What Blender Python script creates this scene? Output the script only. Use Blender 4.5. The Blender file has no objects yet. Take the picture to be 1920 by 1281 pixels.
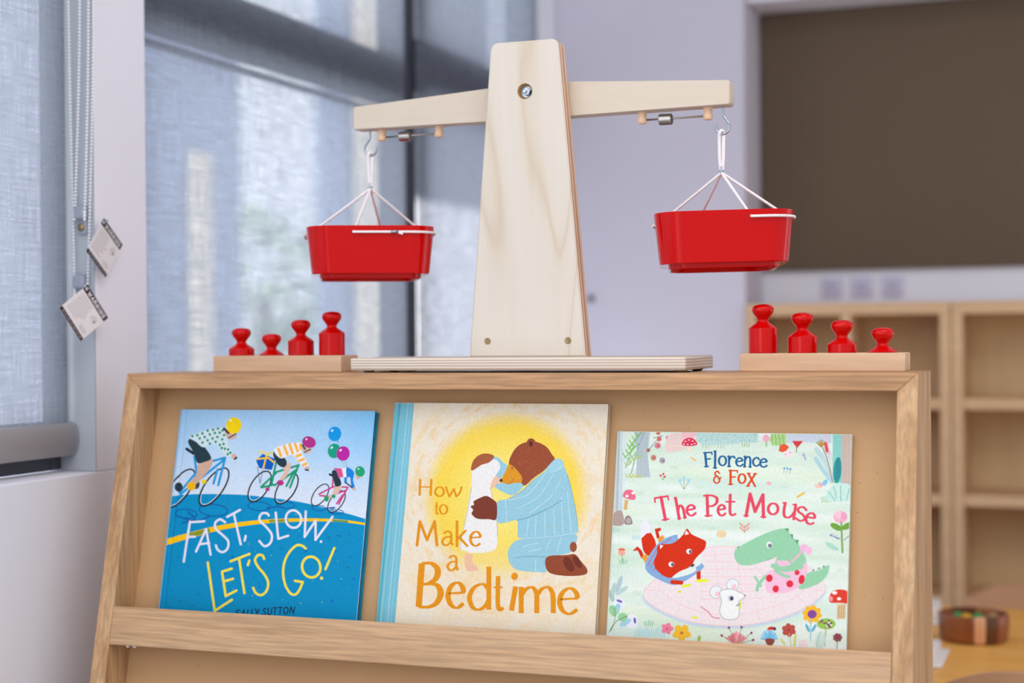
import bpy, bmesh, math, random
from math import sin, cos, pi, radians, atan2, sqrt, hypot
from mathutils import Vector, Matrix, Euler
random.seed(7)
C = bpy.context.scene.collection
SC = bpy.context.scene
H = 0.95                      # height of the top of the book display above the floor; z below is relative to that top
LEAN = 0.22443                # the display front leans back by this angle
W = 0.90                      # display width

# ---------------------------------------------------------------- camera
cam_data = bpy.data.cameras.new('camera')
cam = bpy.data.objects.new('camera', cam_data); C.objects.link(cam)
YAW, PITCH, ROLL = 0.35908, -0.00308, -0.00898
fw = Vector((-sin(YAW)*cos(PITCH), cos(YAW)*cos(PITCH), sin(PITCH)))
rt = Vector((cos(YAW), sin(YAW), 0)); up = rt.cross(fw)
r2 = rt*cos(ROLL) + up*sin(ROLL); u2 = -rt*sin(ROLL) + up*cos(ROLL)
m = Matrix((r2, u2, -fw)).transposed().to_4x4()
m.translation = Vector((1.07388, -1.58151, 0.03893 + H))
cam.matrix_world = m
cam_data.sensor_width = 36; cam_data.lens = 36*2985.456/1920
cam_data.clip_start = .05; cam_data.clip_end = 100
cam_data.dof.use_dof = True; cam_data.dof.focus_distance = 1.68; cam_data.dof.aperture_fstop = 3.0
SC.camera = cam

# ---------------------------------------------------------------- world, lights, exposure
wd = bpy.data.worlds.new('World'); SC.world = wd; wd.use_nodes = True
nt = wd.node_tree; nt.nodes.clear()
tc = nt.nodes.new('ShaderNodeTexCoord'); sp = nt.nodes.new('ShaderNodeSeparateXYZ')
rmp = nt.nodes.new('ShaderNodeValToRGB'); bg = nt.nodes.new('ShaderNodeBackground'); ow = nt.nodes.new('ShaderNodeOutputWorld')
mr = nt.nodes.new('ShaderNodeMapRange'); mr.inputs[1].default_value = -1; mr.inputs[2].default_value = 1
nt.links.new(tc.outputs['Generated'], sp.inputs[0]); nt.links.new(sp.outputs['X'], mr.inputs[0])
nt.links.new(mr.outputs[0], rmp.inputs[0]); nt.links.new(rmp.outputs[0], bg.inputs[0]); nt.links.new(bg.outputs[0], ow.inputs[0])
rmp.color_ramp.elements[0].position = .36; rmp.color_ramp.elements[0].color = (1.42, 1.5, 1.58, 1)
rmp.color_ramp.elements[1].position = .52; rmp.color_ramp.elements[1].color = (.53, .54, .575, 1)
bg.inputs[1].default_value = 1.5

def area(name, loc, target, sx, sy, power, col):
    d = bpy.data.lights.new(name, 'AREA'); d.shape = 'RECTANGLE'; d.size = sx; d.size_y = sy; d.energy = power; d.color = col
    o = bpy.data.objects.new(name, d); C.objects.link(o); o.location = loc
    o.rotation_euler = (Vector(target) - Vector(loc)).to_track_quat('-Z', 'Y').to_euler()
    return o
area('ceiling_lamp_light', (1.5, -1.2, 2.62), (1.5, -1.2, 0), 1.6, 1.6, 24, (1, .96, .90))
area('rear_window_light', (.15, -2.9, 1.7), (.6, 0, 1.0), .7, 1.7, 10, (.93, .96, 1))
area('side_fill_light', (-.02, -1.0, 1.55), (1.0, -1.0, 1.1), 1.0, 1.3, 7, (.88, .94, 1))  # added fill floating inside the room, in front of the near window
area('pillar_fill_light', (-.06, 1.38, H-.30), (.22, 1.78, H-.16), .3, .3, 1.7, (.93, .94, 1))  # added fill lamp, brightens the lower part of the pillar
sd = bpy.data.lights.new('sun', 'SUN'); sd.energy = 9; sd.angle = radians(2); sd.color = (1, .96, .9)
so = bpy.data.objects.new('sun', sd); C.objects.link(so); so.location = (3, -4, 8)
so.rotation_euler = Vector((-.45, .6, -.66)).to_track_quat('-Z', 'Y').to_euler()

vs = SC.view_settings
vs.view_transform = 'Standard'; vs.look = 'None'; vs.gamma = 1; vs.use_curve_mapping = False; vs.exposure = 0.08

# ---------------------------------------------------------------- helpers
def s2l(c):
    return tuple((x/255/12.92 if x/255 <= .04045 else ((x/255+.055)/1.055)**2.4) for x in c[:3])
def N(t, kind, **kw):
    n = t.nodes.new(kind)
    for k, v in kw.items(): setattr(n, k, v)
    return n
def base_mat(name):
    mt = bpy.data.materials.new(name); mt.use_nodes = True
    t = mt.node_tree; b = t.nodes['Principled BSDF']
    return mt, t, b
def mat(name, rgb, rough=.5, spec=.5, metal=0., noise=None, bump=None, coat=0., stretch=(1,1,1)):
    mt, t, b = base_mat(name)
    col = s2l(rgb)
    b.inputs['Base Color'].default_value = (*col, 1); b.inputs['Roughness'].default_value = rough
    b.inputs['Metallic'].default_value = metal; b.inputs['Specular IOR Level'].default_value = spec
    b.inputs['Coat Weight'].default_value = coat; b.inputs['Coat Roughness'].default_value = .05
    if noise or bump:
        c = N(t, 'ShaderNodeTexCoord'); mp = N(t, 'ShaderNodeMapping'); mp.inputs['Scale'].default_value = stretch
        t.links.new(c.outputs['Object'], mp.inputs[0])
    if noise:
        n = N(t, 'ShaderNodeTexNoise'); n.inputs['Scale'].default_value = noise[0]; n.inputs['Detail'].default_value = 4
        t.links.new(mp.outputs[0], n.inputs['Vector'])
        r = N(t, 'ShaderNodeValToRGB'); a = noise[1]
        r.color_ramp.elements[0].position = .3; r.color_ramp.elements[1].position = .7
        r.color_ramp.elements[0].color = (*[x*(1-a) for x in col], 1); r.color_ramp.elements[1].color = (*[min(1, x*(1+a)) for x in col], 1)
        t.links.new(n.outputs[0], r.inputs[0]); t.links.new(r.outputs[0], b.inputs['Base Color'])
    if bump:
        n2 = N(t, 'ShaderNodeTexNoise'); n2.inputs['Scale'].default_value = bump[0]; n2.inputs['Detail'].default_value = 3
        t.links.new(mp.outputs[0], n2.inputs['Vector'])
        bp = N(t, 'ShaderNodeBump'); bp.inputs['Strength'].default_value = bump[1]; bp.inputs['Distance'].default_value = .001
        t.links.new(n2.outputs[0], bp.inputs['Height']); t.links.new(bp.outputs[0], b.inputs['Normal'])
    return mt
def wood(name, stops, axis='X', scale=14, rough=.45, fine=.25, contour=0, spec=.35):
    """stretched-noise grain running along `axis`; contour>0 adds cathedral lines"""
    mt, t, b = base_mat(name)
    c = N(t, 'ShaderNodeTexCoord'); mp = N(t, 'ShaderNodeMapping')
    k_ = .17 if contour else .07
    s = {'X': (k_, 1, 1), 'Y': (1, k_, 1), 'Z': (1, 1, k_)}[axis]
    mp.inputs['Scale'].default_value = s
    t.links.new(c.outputs['Object'], mp.inputs[0])
    n = N(t, 'ShaderNodeTexNoise'); n.inputs['Scale'].default_value = scale*4; n.inputs['Detail'].default_value = 5; n.inputs['Distortion'].default_value = .6
    t.links.new(mp.outputs[0], n.inputs['Vector'])
    val = n.outputs[0]
    if contour:
        n.inputs['Scale'].default_value = scale; n.inputs['Detail'].default_value = 1.5
        mu = N(t, 'ShaderNodeMath', operation='MULTIPLY'); mu.inputs[1].default_value = contour
        t.links.new(val, mu.inputs[0])
        pp = N(t, 'ShaderNodeMath', operation='PINGPONG'); pp.inputs[1].default_value = 1.0
        t.links.new(mu.outputs[0], pp.inputs[0]); val = pp.outputs[0]
    r = N(t, 'ShaderNodeValToRGB'); e = r.color_ramp.elements
    k = len(stops)
    if contour: pos = [0, .10, .24, .6, 1][:k-1]+[1]
    else: pos = [.3+.4*i/(k-1) for i in range(k)]
    e[0].position = pos[0]; e[0].color = (*s2l(stops[0]), 1); e[1].position = pos[-1]; e[1].color = (*s2l(stops[-1]), 1)
    for i in range(1, k-1):
        q = e.new(pos[i]); q.color = (*s2l(stops[i]), 1)
    t.links.new(val, r.inputs[0])
    n2 = N(t, 'ShaderNodeTexNoise'); n2.inputs['Scale'].default_value = scale*28; n2.inputs['Detail'].default_value = 2
    mp2 = N(t, 'ShaderNodeMapping'); mp2.inputs['Scale'].default_value = tuple(.045 if a < 1 else 1 for a in s)
    t.links.new(c.outputs['Object'], mp2.inputs[0]); t.links.new(mp2.outputs[0], n2.inputs['Vector'])
    r2_ = N(t, 'ShaderNodeMapRange'); r2_.inputs[1].default_value = .35; r2_.inputs[2].default_value = .65
    r2_.inputs[3].default_value = 1-fine; r2_.inputs[4].default_value = 1.0
    t.links.new(n2.outputs[0], r2_.inputs[0])
    mx = N(t, 'ShaderNodeMix', data_type='RGBA', blend_type='MULTIPLY'); mx.inputs[0].default_value = 1
    t.links.new(r.outputs[0], mx.inputs[6]); t.links.new(r2_.outputs[0], mx.inputs[7])
    t.links.new(mx.outputs[2], b.inputs['Base Color'])
    b.inputs['Roughness'].default_value = rough; b.inputs['Specular IOR Level'].default_value = spec
    return mt
def ply_edge(name, axis, period, a, b_):
    mt, t, b = base_mat(name)
    c = N(t, 'ShaderNodeTexCoord'); s = N(t, 'ShaderNodeSeparateXYZ'); t.links.new(c.outputs['Object'], s.inputs[0])
    mu = N(t, 'ShaderNodeMath', operation='MULTIPLY'); mu.inputs[1].default_value = 1/period; t.links.new(s.outputs[axis], mu.inputs[0])
    pp = N(t, 'ShaderNodeMath', operation='PINGPONG'); pp.inputs[1].default_value = 1; t.links.new(mu.outputs[0], pp.inputs[0])
    r = N(t, 'ShaderNodeValToRGB'); r.color_ramp.elements[0].position = .35; r.color_ramp.elements[1].position = .6
    r.color_ramp.elements[0].color = (*s2l(a), 1); r.color_ramp.elements[1].color = (*s2l(b_), 1)
    t.links.new(pp.outputs[0], r.inputs[0]); t.links.new(r.outputs[0], b.inputs['Base Color'])
    b.inputs['Roughness'].default_value = .55
    return mt

def box(bm, x0, x1, y0, y1, z0, z1, bev=0, seg=2, mi=0):
    vs_ = [bm.verts.new((x, y, z)) for z in (z0, z1) for y in (y0, y1) for x in (x0, x1)]
    idx = [(0,2,3,1),(4,5,7,6),(0,1,5,4),(2,6,7,3),(0,4,6,2),(1,3,7,5)]
    fs = [bm.faces.new([vs_[i] for i in f]) for f in idx]
    for f in fs: f.material_index = mi
    if bev:
        es = list({e for f in fs for e in f.edges})
        r = bmesh.ops.bevel(bm, geom=es, offset=bev, segments=seg, profile=.5, affect='EDGES')
        for f in r['faces']: f.material_index = mi; f.smooth = True
def prism(bm, pts, d, bev=0, mi=0, seg=2):
    """pts: polygon of Vectors; d: extrusion Vector"""
    a = [bm.verts.new(p) for p in pts]; b = [bm.verts.new(Vector(p)+Vector(d)) for p in pts]
    n = len(a); fs = [bm.faces.new(a[::-1]), bm.faces.new(b)]
    for i in range(n): fs.append(bm.faces.new((a[i], a[(i+1) % n], b[(i+1) % n], b[i])))
    for f in fs: f.material_index = mi
    if bev:
        es = list({e for f in fs for e in f.edges})
        r = bmesh.ops.bevel(bm, geom=es, offset=bev, segments=seg, profile=.5, affect='EDGES')
        for f in r['faces']: f.material_index = mi; f.smooth = True
    return fs
def hexa(bm, v, bev=0, mi=0):
    """8 corners: 4 of one end loop, then 4 of the other"""
    a = [bm.verts.new(p) for p in v]
    fs = [bm.faces.new([a[i] for i in f]) for f in ((3,2,1,0),(4,5,6,7),(0,1,5,4),(1,2,6,5),(2,3,7,6),(3,0,4,7))]
    for f in fs: f.material_index = mi
    if bev:
        es = list({e for f in fs for e in f.edges})
        r = bmesh.ops.bevel(bm, geom=es, offset=bev, segments=2, profile=.5, affect='EDGES')
        for f in r['faces']: f.material_index = mi; f.smooth = True
def lathe(bm, cx, cy, prof, seg=40, mi=0, axis='Z', z0=0):
    """prof: (r, z) list from bottom to top; closes on the axis where r==0"""
    rings = []
    def P(r, a, z):
        if axis == 'Z': return (cx+r*cos(a), cy+r*sin(a), z0+z)
        if axis == 'X': return (z0+z, cx+r*cos(a), cy+r*sin(a))
        return (cx+r*cos(a), z0+z, cy+r*sin(a))
    for r, z in prof:
        if r < 1e-7: rings.append([bm.verts.new(P(0, 0, z))])
        else: rings.append([bm.verts.new(P(r, 2*pi*i/seg, z)) for i in range(seg)])
    for A, B in zip(rings, rings[1:]):
        for i in range(seg):
            j = (i+1) % seg
            if len(A) == 1 and len(B) == 1: continue
            if len(A) == 1: f = bm.faces.new((A[0], B[j], B[i]))
            elif len(B) == 1: f = bm.faces.new((A[i], A[j], B[0]))
            else: f = bm.faces.new((A[i], A[j], B[j], B[i]))
            f.smooth = True; f.material_index = mi
def tube(bm, pts, r, seg=10, mi=0, closed=False):
    pts = [Vector(p) for p in pts]; n = len(pts)
    rr = r if isinstance(r, (list, tuple)) else [r]*n
    T = []
    for i in range(n):
        a = pts[(i-1) % n] if (closed or i > 0) else pts[i]; b = pts[(i+1) % n] if (closed or i < n-1) else pts[i]
        T.append((b-a).normalized())
    nrm = T[0].orthogonal().normalized(); rings = []
    for i in range(n):
        nrm = (nrm - T[i]*nrm.dot(T[i])).normalized(); bi = T[i].cross(nrm)
        rings.append([bm.verts.new(pts[i] + (nrm*cos(2*pi*k/seg) + bi*sin(2*pi*k/seg))*rr[i]) for k in range(seg)])
    for i in range(n if closed else n-1):
        A, B = rings[i], rings[(i+1) % n]
        for k in range(seg):
            f = bm.faces.new((A[k], A[(k+1) % seg], B[(k+1) % seg], B[k])); f.smooth = True; f.material_index = mi
    if not closed:
        for R_, flip in ((rings[0], True), (rings[-1], False)):
            f = bm.faces.new(R_[::-1] if flip else R_); f.material_index = mi
def ball(bm, c, r, u=12, v=8, mi=0):
    prof = [(r*sin(pi*i/v), -r*cos(pi*i/v)) for i in range(v+1)]
    prof[0] = (0, -r); prof[-1] = (0, r)
    lathe(bm, c[0], c[1], prof, seg=u, mi=mi, z0=c[2])
def smooth_path(pts, per=6, closed=False):
    P = [Vector(p) for p in pts]; n = len(P); out = []
    rng = n if closed else n-1
    for i in range(rng):
        p0 = P[(i-1) % n] if closed or i > 0 else P[0]*2-P[1]
        p1, p2 = P[i], P[(i+1) % n]
        p3 = P[(i+2) % n] if closed or i < n-2 else P[-1]*2-P[-2]
        for k in range(per):
            t = k/per
            out.append(.5*((2*p1)+(-p0+p2)*t+(2*p0-5*p1+4*p2-p3)*t*t+(-p0+3*p1-3*p2+p3)*t**3))
    if not closed: out.append(P[-1])
    return out

ROOTS = {}
def thing(name, loc, label, cat, group=None, rot=(0,0,0)):
    """an Empty at the base of a thing; loc is relative to the display top"""
    o = bpy.data.objects.new(name, None); C.objects.link(o); o.empty_display_size = .03
    o.location = (loc[0], loc[1], loc[2]+H); o.rotation_euler = rot
    return tag(o, label, cat, group)
def tag(o, label, cat, group=None, kind=None):
    o['label'] = label; o['category'] = cat
    if group: o['group'] = group
    if kind: o['kind'] = kind
    return o
def obj(name, bm, mats, parent=None, loc=None, local=False, fix=True):
    """link a bmesh as ONE mesh object. Vertices are relative to the display top (or local to the parent)."""
    if fix: bmesh.ops.recalc_face_normals(bm, faces=bm.faces)
    me = bpy.data.meshes.new(name)
    mats = mats if isinstance(mats, (list, tuple)) else [mats]
    off = Vector((0, 0, 0))
    if not local:
        off = Vector((0, 0, H))
        chain = parent; base = Vector((0, 0, 0))
        while chain is not None: base += chain.location; chain = chain.parent
        off -= base
        if loc is not None: off -= Vector((loc[0], loc[1], loc[2]+H)) - (base if parent else Vector((0,0,0)))
    for v in bm.verts: v.co += off
    bm.normal_update()
    for e in bm.edges:
        if len(e.link_faces) == 2 and e.link_faces[0].smooth and e.link_faces[1].smooth and e.calc_face_angle(0) > .6: e.smooth = False
    bm.to_mesh(me); bm.free()
    for mm in mats: me.materials.append(mm)
    o = bpy.data.objects.new(name, me); C.objects.link(o)
    if parent: o.parent = parent
    if loc is not None: o.location = (loc[0], loc[1], loc[2]+H) if not parent else Vector((loc[0], loc[1], loc[2]+H))-base
    return o
def struct(name, bm, mats):
    o = obj(name, bm, mats); o['kind'] = 'structure'; return o
BM = bmesh.new
def dup(root, loc, label, group=None):
    r = root.copy(); C.objects.link(r); r.location = (loc[0], loc[1], loc[2]+H); r['label'] = label
    if group: r['group'] = group
    for ch in list(root.children):
        c = ch.copy(); C.objects.link(c); c.parent = r
        for g in list(ch.children):
            d = g.copy(); C.objects.link(d); d.parent = c
    return r
# ---------------------------------------------------------------- materials
M_wall = mat('wall_paint', (238, 238, 249), .7, .3, noise=(3, .015), bump=(160, .05))
M_pillar = mat('pillar_paint', (214, 210, 224), .75, .25, noise=(2, .02))
M_ceiling = mat('ceiling_paint', (232, 230, 232), .85, .2)
M_floor = mat('floor_carpet', (150, 148, 148), .95, .1, noise=(90, .1))
M_pin = mat('pinboard_fabric', (106, 91, 76), .95, .1, noise=(120, .06))
M_frame = mat('window_frame_grey', (70, 74, 84), .45, .4)
M_reveal = M_wall
M_bar = mat('blind_bar_grey', (196, 193, 195), .4, .5)
M_oakX = wood('oak_rail', [(174, 130, 88), (192, 147, 104), (206, 163, 118)], 'X', 13, .45, .30)
M_oakZ = wood('oak_side', [(178, 134, 92), (202, 160, 116), (214, 176, 134)], 'Z', 11, .45, .26)
M_slat = wood('oak_slat', [(195, 156, 116), (204, 166, 127), (210, 174, 136)], 'X', 13, .45, .26)
M_panel = mat('backing_board', (196, 156, 112), .62, .3, noise=(5, .04))
M_birch = wood('birch_face', [(206, 191, 170), (213, 201, 184), (216, 206, 192), (217, 208, 195), (218, 209, 197)], 'Z', 6, .5, .02, contour=24, spec=.3)
M_birchX = wood('birch_beam', [(200, 182, 160), (211, 197, 179), (213, 201, 184)], 'X', 7, .5, .03, contour=7, spec=.3)
M_plyZ = ply_edge('birch_ply_edge_flat', 'Z', .0015, (230, 218, 202), (190, 176, 163))
M_plyY = ply_edge('birch_ply_edge_upright', 'Y', .0052, (226, 196, 168), (188, 140, 112))
M_beech = wood('beech_block', [(204, 164, 128), (216, 180, 146), (222, 188, 156)], 'X', 14, .5, .10)
M_peg = mat('beech_peg', (226, 190, 156), .5, .35, noise=(60, .05))
M_red = mat('red_plastic', (196, 0, 0), .05, .22)
M_redw = mat('red_lacquer', (198, 3, 2), .22, .24, bump=(300, .03))
M_steel = mat('zinc_steel', (160, 170, 178), .25, .5, 1.0)
M_steel2 = mat('dull_steel', (170, 166, 160), .3, .5, 1.0)
M_brass = mat('aged_brass', (150, 130, 96), .4, .5, 1.0)
M_dark = mat('dark_rubber', (40, 38, 36), .6)
M_foot = mat('grey_felt_foot', (120, 110, 92), .7)
M_cord = mat('white_braided_cord', (244, 238, 240), .8, .2, bump=(900, .8))
M_bead = mat('white_chain_bead', (244, 244, 248), .35, .5)
M_clip = mat('clear_lilac_plastic', (190, 196, 214), .25, .5)
M_clip.node_tree.nodes['Principled BSDF'].inputs['Transmission Weight'].default_value = .45
M_paper = mat('page_edges', (232, 222, 206), .8, .2, noise=(600, .05), stretch=(1, 60, .2))
M_lam = wood('pale_shelf_laminate', [(216, 178, 138), (226, 190, 150)], 'X', 8, .5, .05)
M_lamback = wood('shelf_back_board', [(224, 194, 150), (230, 202, 158)], 'Z', 6, .6, .05)
M_table = wood('table_oak', [(236, 166, 80), (244, 182, 94), (248, 192, 106)], 'X', 7, .4, .1)
M_chair = mat('chair_plywood', (206, 158, 122), .5, .35, noise=(30, .05))
M_white = mat('white_plastic', (240, 238, 238), .35, .4)
M_switch = mat('switch_plate', (205, 200, 224), .4, .4)
M_rock = mat('switch_rocker', (186, 182, 206), .4, .4)
M_green = mat('green_bead', (30, 150, 80), .3); M_yel = mat('yellow_bead', (240, 180, 10), .3); M_tan = mat('tan_bead', (170, 130, 90), .4)
M_sunpatch = mat('sun_patch_cream', (236, 226, 205), .7)
M_bldg = mat('blue_grey_cladding', (150, 164, 192), .8, noise=(2, .05))
M_bldw = mat('white_render', (236, 238, 244), .8)
M_bldd = mat('slate_cladding', (84, 88, 100), .8)
M_leaf = mat('tree_leaf', (150, 172, 140), .8, noise=(8, .3))
M_bark = mat('tree_bark', (90, 76, 62), .9)
M_ground = mat('pale_paving', (200, 204, 206), .9, noise=(3, .05))

def print_mat(name, rough, spec=.4, noise=.03):
    mt, t, b = base_mat(name)
    a = N(t, 'ShaderNodeAttribute'); a.attribute_name = 'Col'
    c = N(t, 'ShaderNodeTexCoord'); n = N(t, 'ShaderNodeTexNoise'); n.inputs['Scale'].default_value = 420; n.inputs['Detail'].default_value = 3
    t.links.new(c.outputs['Object'], n.inputs['Vector'])
    r = N(t, 'ShaderNodeMapRange'); r.inputs[1].default_value = .3; r.inputs[2].default_value = .7; r.inputs[3].default_value = .93-noise; r.inputs[4].default_value = .93+noise
    t.links.new(n.outputs[0], r.inputs[0])
    mx = N(t, 'ShaderNodeMix', data_type='RGBA', blend_type='MULTIPLY'); mx.inputs[0].default_value = 1
    t.links.new(a.outputs['Color'], mx.inputs[6]); t.links.new(r.outputs[0], mx.inputs[7])
    t.links.new(mx.outputs[2], b.inputs['Base Color']); b.inputs['Roughness'].default_value = rough; b.inputs['Specular IOR Level'].default_value = spec
    return mt
M_print = print_mat('printed_cover', .45, .11, .05)
M_printtag = print_mat('printed_tag', .5, .3, .01)

def blind_mat():
    mt, t, b = base_mat('screen_blind_fabric')
    c = N(t, 'ShaderNodeTexCoord')
    def nz(s, sc):
        mp = N(t, 'ShaderNodeMapping'); mp.inputs['Scale'].default_value = s; t.links.new(c.outputs['Object'], mp.inputs[0])
        n = N(t, 'ShaderNodeTexNoise'); n.inputs['Scale'].default_value = sc; n.inputs['Detail'].default_value = 3; t.links.new(mp.outputs[0], n.inputs['Vector']); return n.outputs[0]
    a = nz((1, 1, .04), 420); d = nz((1, .04, 1), 420)
    ad = N(t, 'ShaderNodeMath', operation='ADD'); t.links.new(a, ad.inputs[0]); t.links.new(d, ad.inputs[1])
    r = N(t, 'ShaderNodeMapRange'); r.inputs[1].default_value = .75; r.inputs[2].default_value = 1.25; r.inputs[3].default_value = .30; r.inputs[4].default_value = .62
    t.links.new(ad.outputs[0], r.inputs[0])
    b.inputs['Base Color'].default_value = (*s2l((128, 134, 146)), 1); b.inputs['Roughness'].default_value = .9; b.inputs['Specular IOR Level'].default_value = .1
    tl = N(t, 'ShaderNodeBsdfTranslucent'); tl.inputs[0].default_value = (*s2l((196, 202, 214)), 1)
    mx = N(t, 'ShaderNodeMixShader'); mx.inputs[0].default_value = .5; t.links.new(b.outputs[0], mx.inputs[1]); t.links.new(tl.outputs[0], mx.inputs[2])
    tr = N(t, 'ShaderNodeBsdfTransparent'); tr.inputs[0].default_value = (.96, .97, 1, 1)
    m2 = N(t, 'ShaderNodeMixShader'); t.links.new(r.outputs[0], m2.inputs[0]); t.links.new(mx.outputs[0], m2.inputs[1]); t.links.new(tr.outputs[0], m2.inputs[2])
    t.links.new(m2.outputs[0], t.nodes['Material Output'].inputs[0])
    return mt
M_blind = blind_mat()
def glass_mat():
    mt, t, b = base_mat('window_glass')
    g = N(t, 'ShaderNodeBsdfGlossy'); g.inputs['Roughness'].default_value = .02
    tr = N(t, 'ShaderNodeBsdfTransparent'); mx = N(t, 'ShaderNodeMixShader'); mx.inputs[0].default_value = .05
    t.links.new(tr.outputs[0], mx.inputs[1]); t.links.new(g.outputs[0], mx.inputs[2]); t.links.new(mx.outputs[0], t.nodes['Material Output'].inputs[0])
    return mt
M_glass = glass_mat()
def specks(mt):
    """small dark flecks of the fibre board"""
    t = mt.node_tree; b = t.nodes['Principled BSDF']; src = b.inputs['Base Color'].links[0].from_socket
    c = N(t, 'ShaderNodeTexCoord'); v = N(t, 'ShaderNodeTexVoronoi'); v.inputs['Scale'].default_value = 70
    t.links.new(c.outputs['Object'], v.inputs['Vector'])
    r = N(t, 'ShaderNodeMapRange'); r.inputs[1].default_value = .03; r.inputs[2].default_value = .07; r.inputs[3].default_value = .55; r.inputs[4].default_value = 1
    t.links.new(v.outputs['Distance'], r.inputs[0])
    mx = N(t, 'ShaderNodeMix', data_type='RGBA', blend_type='MULTIPLY'); mx.inputs[0].default_value = 1
    t.links.new(src, mx.inputs[6]); t.links.new(r.outputs[0], mx.inputs[7]); t.links.new(mx.outputs[2], b.inputs['Base Color'])
specks(M_panel)

# ---------------------------------------------------------------- the room
XW = -.08
SILL, HEAD = -.121, 1.25
bm = BM(); box(bm, -.3, 4.2, -4.2, 2.2, -H-.05, -H); struct('floor', bm, M_floor)
bm = BM(); box(bm, -.3, 4.2, -4.2, 2.2, 1.75, 1.8); struct('ceiling', bm, M_ceiling)
bm = BM()
XB = -.24
box(bm, XB, XW, -4.2, 2.05, -H, SILL, .002)           # below the sills
box(bm, XB, XW, -4.2, 2.05, HEAD, 1.75)               # above the windows
box(bm, XB, XW, -4.2, -1.25, SILL, HEAD)              # towards the camera
box(bm, XB, XW, .053, .165, SILL, HEAD, .002)         # narrow pier between the windows
box(bm, XB, XW, 1.775, 2.05, SILL, HEAD)
struct('wall_left', bm, M_wall)
bm = BM(); box(bm, -.1305, XW-.0005, .0515, .0532, SILL+.001, HEAD); struct('reveal_shade', bm, mat('reveal_shade_grey', (176, 182, 190), .6, .3))  # added thin box; its darker grey paints the shade on the reveal
bm = BM(); box(bm, XW-.16, 4.2, 1.95, 2.05, -H, 1.75); struct('wall_back', bm, M_wall)
bm = BM(); box(bm, XW, .348, 1.775, 1.949, -H, 1.749, .004); struct('trim_1', bm, M_pillar)      # boxed-out pillar
bm = BM(); box(bm, .35, 4.2, 1.80, 1.949, .752, 1.749); struct('trim_2', bm, M_wall)          # bulkhead above the pinboard

def window(nm, y0, y1, z0, z1, transom=None, x=-.14, fr=.05, fb=None, dp=.04):
    bm = BM(); fb = fb or fr
    box(bm, x-dp, x, y0, y0+fr, z0, z1, .002); box(bm, x-dp, x, y1-fr, y1, z0, z1, .002)
    box(bm, x-dp, x, y0+fr, y1-fr, z0, z0+fb, .002); box(bm, x-dp, x, y0+fr, y1-fr, z1-fr, z1, .002)
    if transom:
        box(bm, x-dp, x+.004, y0+fr, y1-fr, transom[0], transom[1], .002)
        box(bm, x-.01, x+.008, y0+fr, y1-fr, transom[0]-.028, transom[0]-.022, .001)
    o = struct(nm, bm, M_frame)
    bm = BM(); box(bm, x-dp*.6, x-dp*.45, y0+fr*.8, y1-fr*.8, z0+fr*.8, z1-fr*.8)
    obj('pane', bm, M_glass, o)
    return o
window('window_1', -1.25, .0525, SILL+.002, HEAD, x=-.131, fr=.022, fb=.06, dp=.012)
window('window_2', .166, 1.108, SILL+.002, HEAD, (.466, .548), fr=.042)
window('window_3', 1.108, 1.774, SILL+.002, HEAD, (.50, .60), fr=.042)

def blind(y0, y1, zb, label, bar=True, rw=.011):
    t = thing('roller_blind', (-.115, (y0+y1)/2, zb), label, 'blind', 'grey roller blinds')
    bm = BM(); box(bm, -.1155, -.1148, y0, y1, zb+.016, HEAD-.05); obj('fabric', bm, M_blind, t)
    bm = BM(); rz = .0205
    prof = [(-.115+rw*cos(a), zb+rz*sin(a)) for a in [pi/2+2*pi*i/28 for i in range(28)]]
    prism(bm, [(x, y0-.002, z) for x, z in prof], (0, y1-y0+.004, 0))
    for f in bm.faces: f.smooth = len(f.verts) == 4
    obj('bottom_bar', bm, M_bar, t)
    bm = BM()
    prism(bm, [(-.115+(x+.115)*1.06, y1+.002, zb+(z-zb)*1.06) for x, z in prof], (0, .003, 0)); obj('end_cap', bm, M_clip, t)
    bm = BM(); lathe(bm, -.115, HEAD-.04, [(0, 0), (.022, 0), (.022, y1-y0), (0, y1-y0)], 24, axis='Y', z0=y0)
    for v in bm.verts: pass
    obj('roller_tube', bm, M_bar, t)
blind(-1.22, .0435, -.081, 'grey screen roller blind in the near window, its pale bottom bar showing above the sill')
blind(.172, 1.045, -.45+.36, 'wide grey screen roller blind behind the left balance pan and the left weights')
blind(1.098, 1.765, -.09, 'narrow dark grey screen roller blind behind the balance column, beside the pale pillar')

# bead chains, clips and tags on the near window reveal
def chain(pts_up, pts_dn, label):
    bm = BM()
    path = smooth_path(pts_up + pts_dn, 12)
    d = 0; step = .0042; last = path[0]; ball(bm, last, .0019, 8, 6)
    acc = 0
    for a, b in zip(path, path[1:]):
        L_ = (b-a).length; s = step-acc
        while s <= L_:
            ball(bm, a+(b-a)*(s/L_), .00165, 8, 6); s += step
        acc = (acc+L_) % step
    return tag(obj('blind_chain', bm, M_bead, loc=pts_up[-1]), label, 'blind chain', 'white bead chains of the near blinds')
chain([(-.1115, .047, .9), (-.1105, .047, .45), (-.1053, .0465, .116), (-.1040, .046, .106)], [(-.0900, .046, .105), (-.0860, .0465, .116), (-.0744, .047, .45), (-.0735, .047, .9)],
      'longer white bead chain loop on the window reveal, ending at the lower clear clip')
chain([(-.0918, .044, .9), (-.0921, .044, .45), (-.1015, .044, .205), (-.1010, .0435, .197)], [(-.0890, .0435, .196), (-.0873, .044, .205), (-.0795, .044, .45), (-.079, .044, .9)],
      'shorter white bead chain loop on the window reveal, ending at the upper clear clip')
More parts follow.
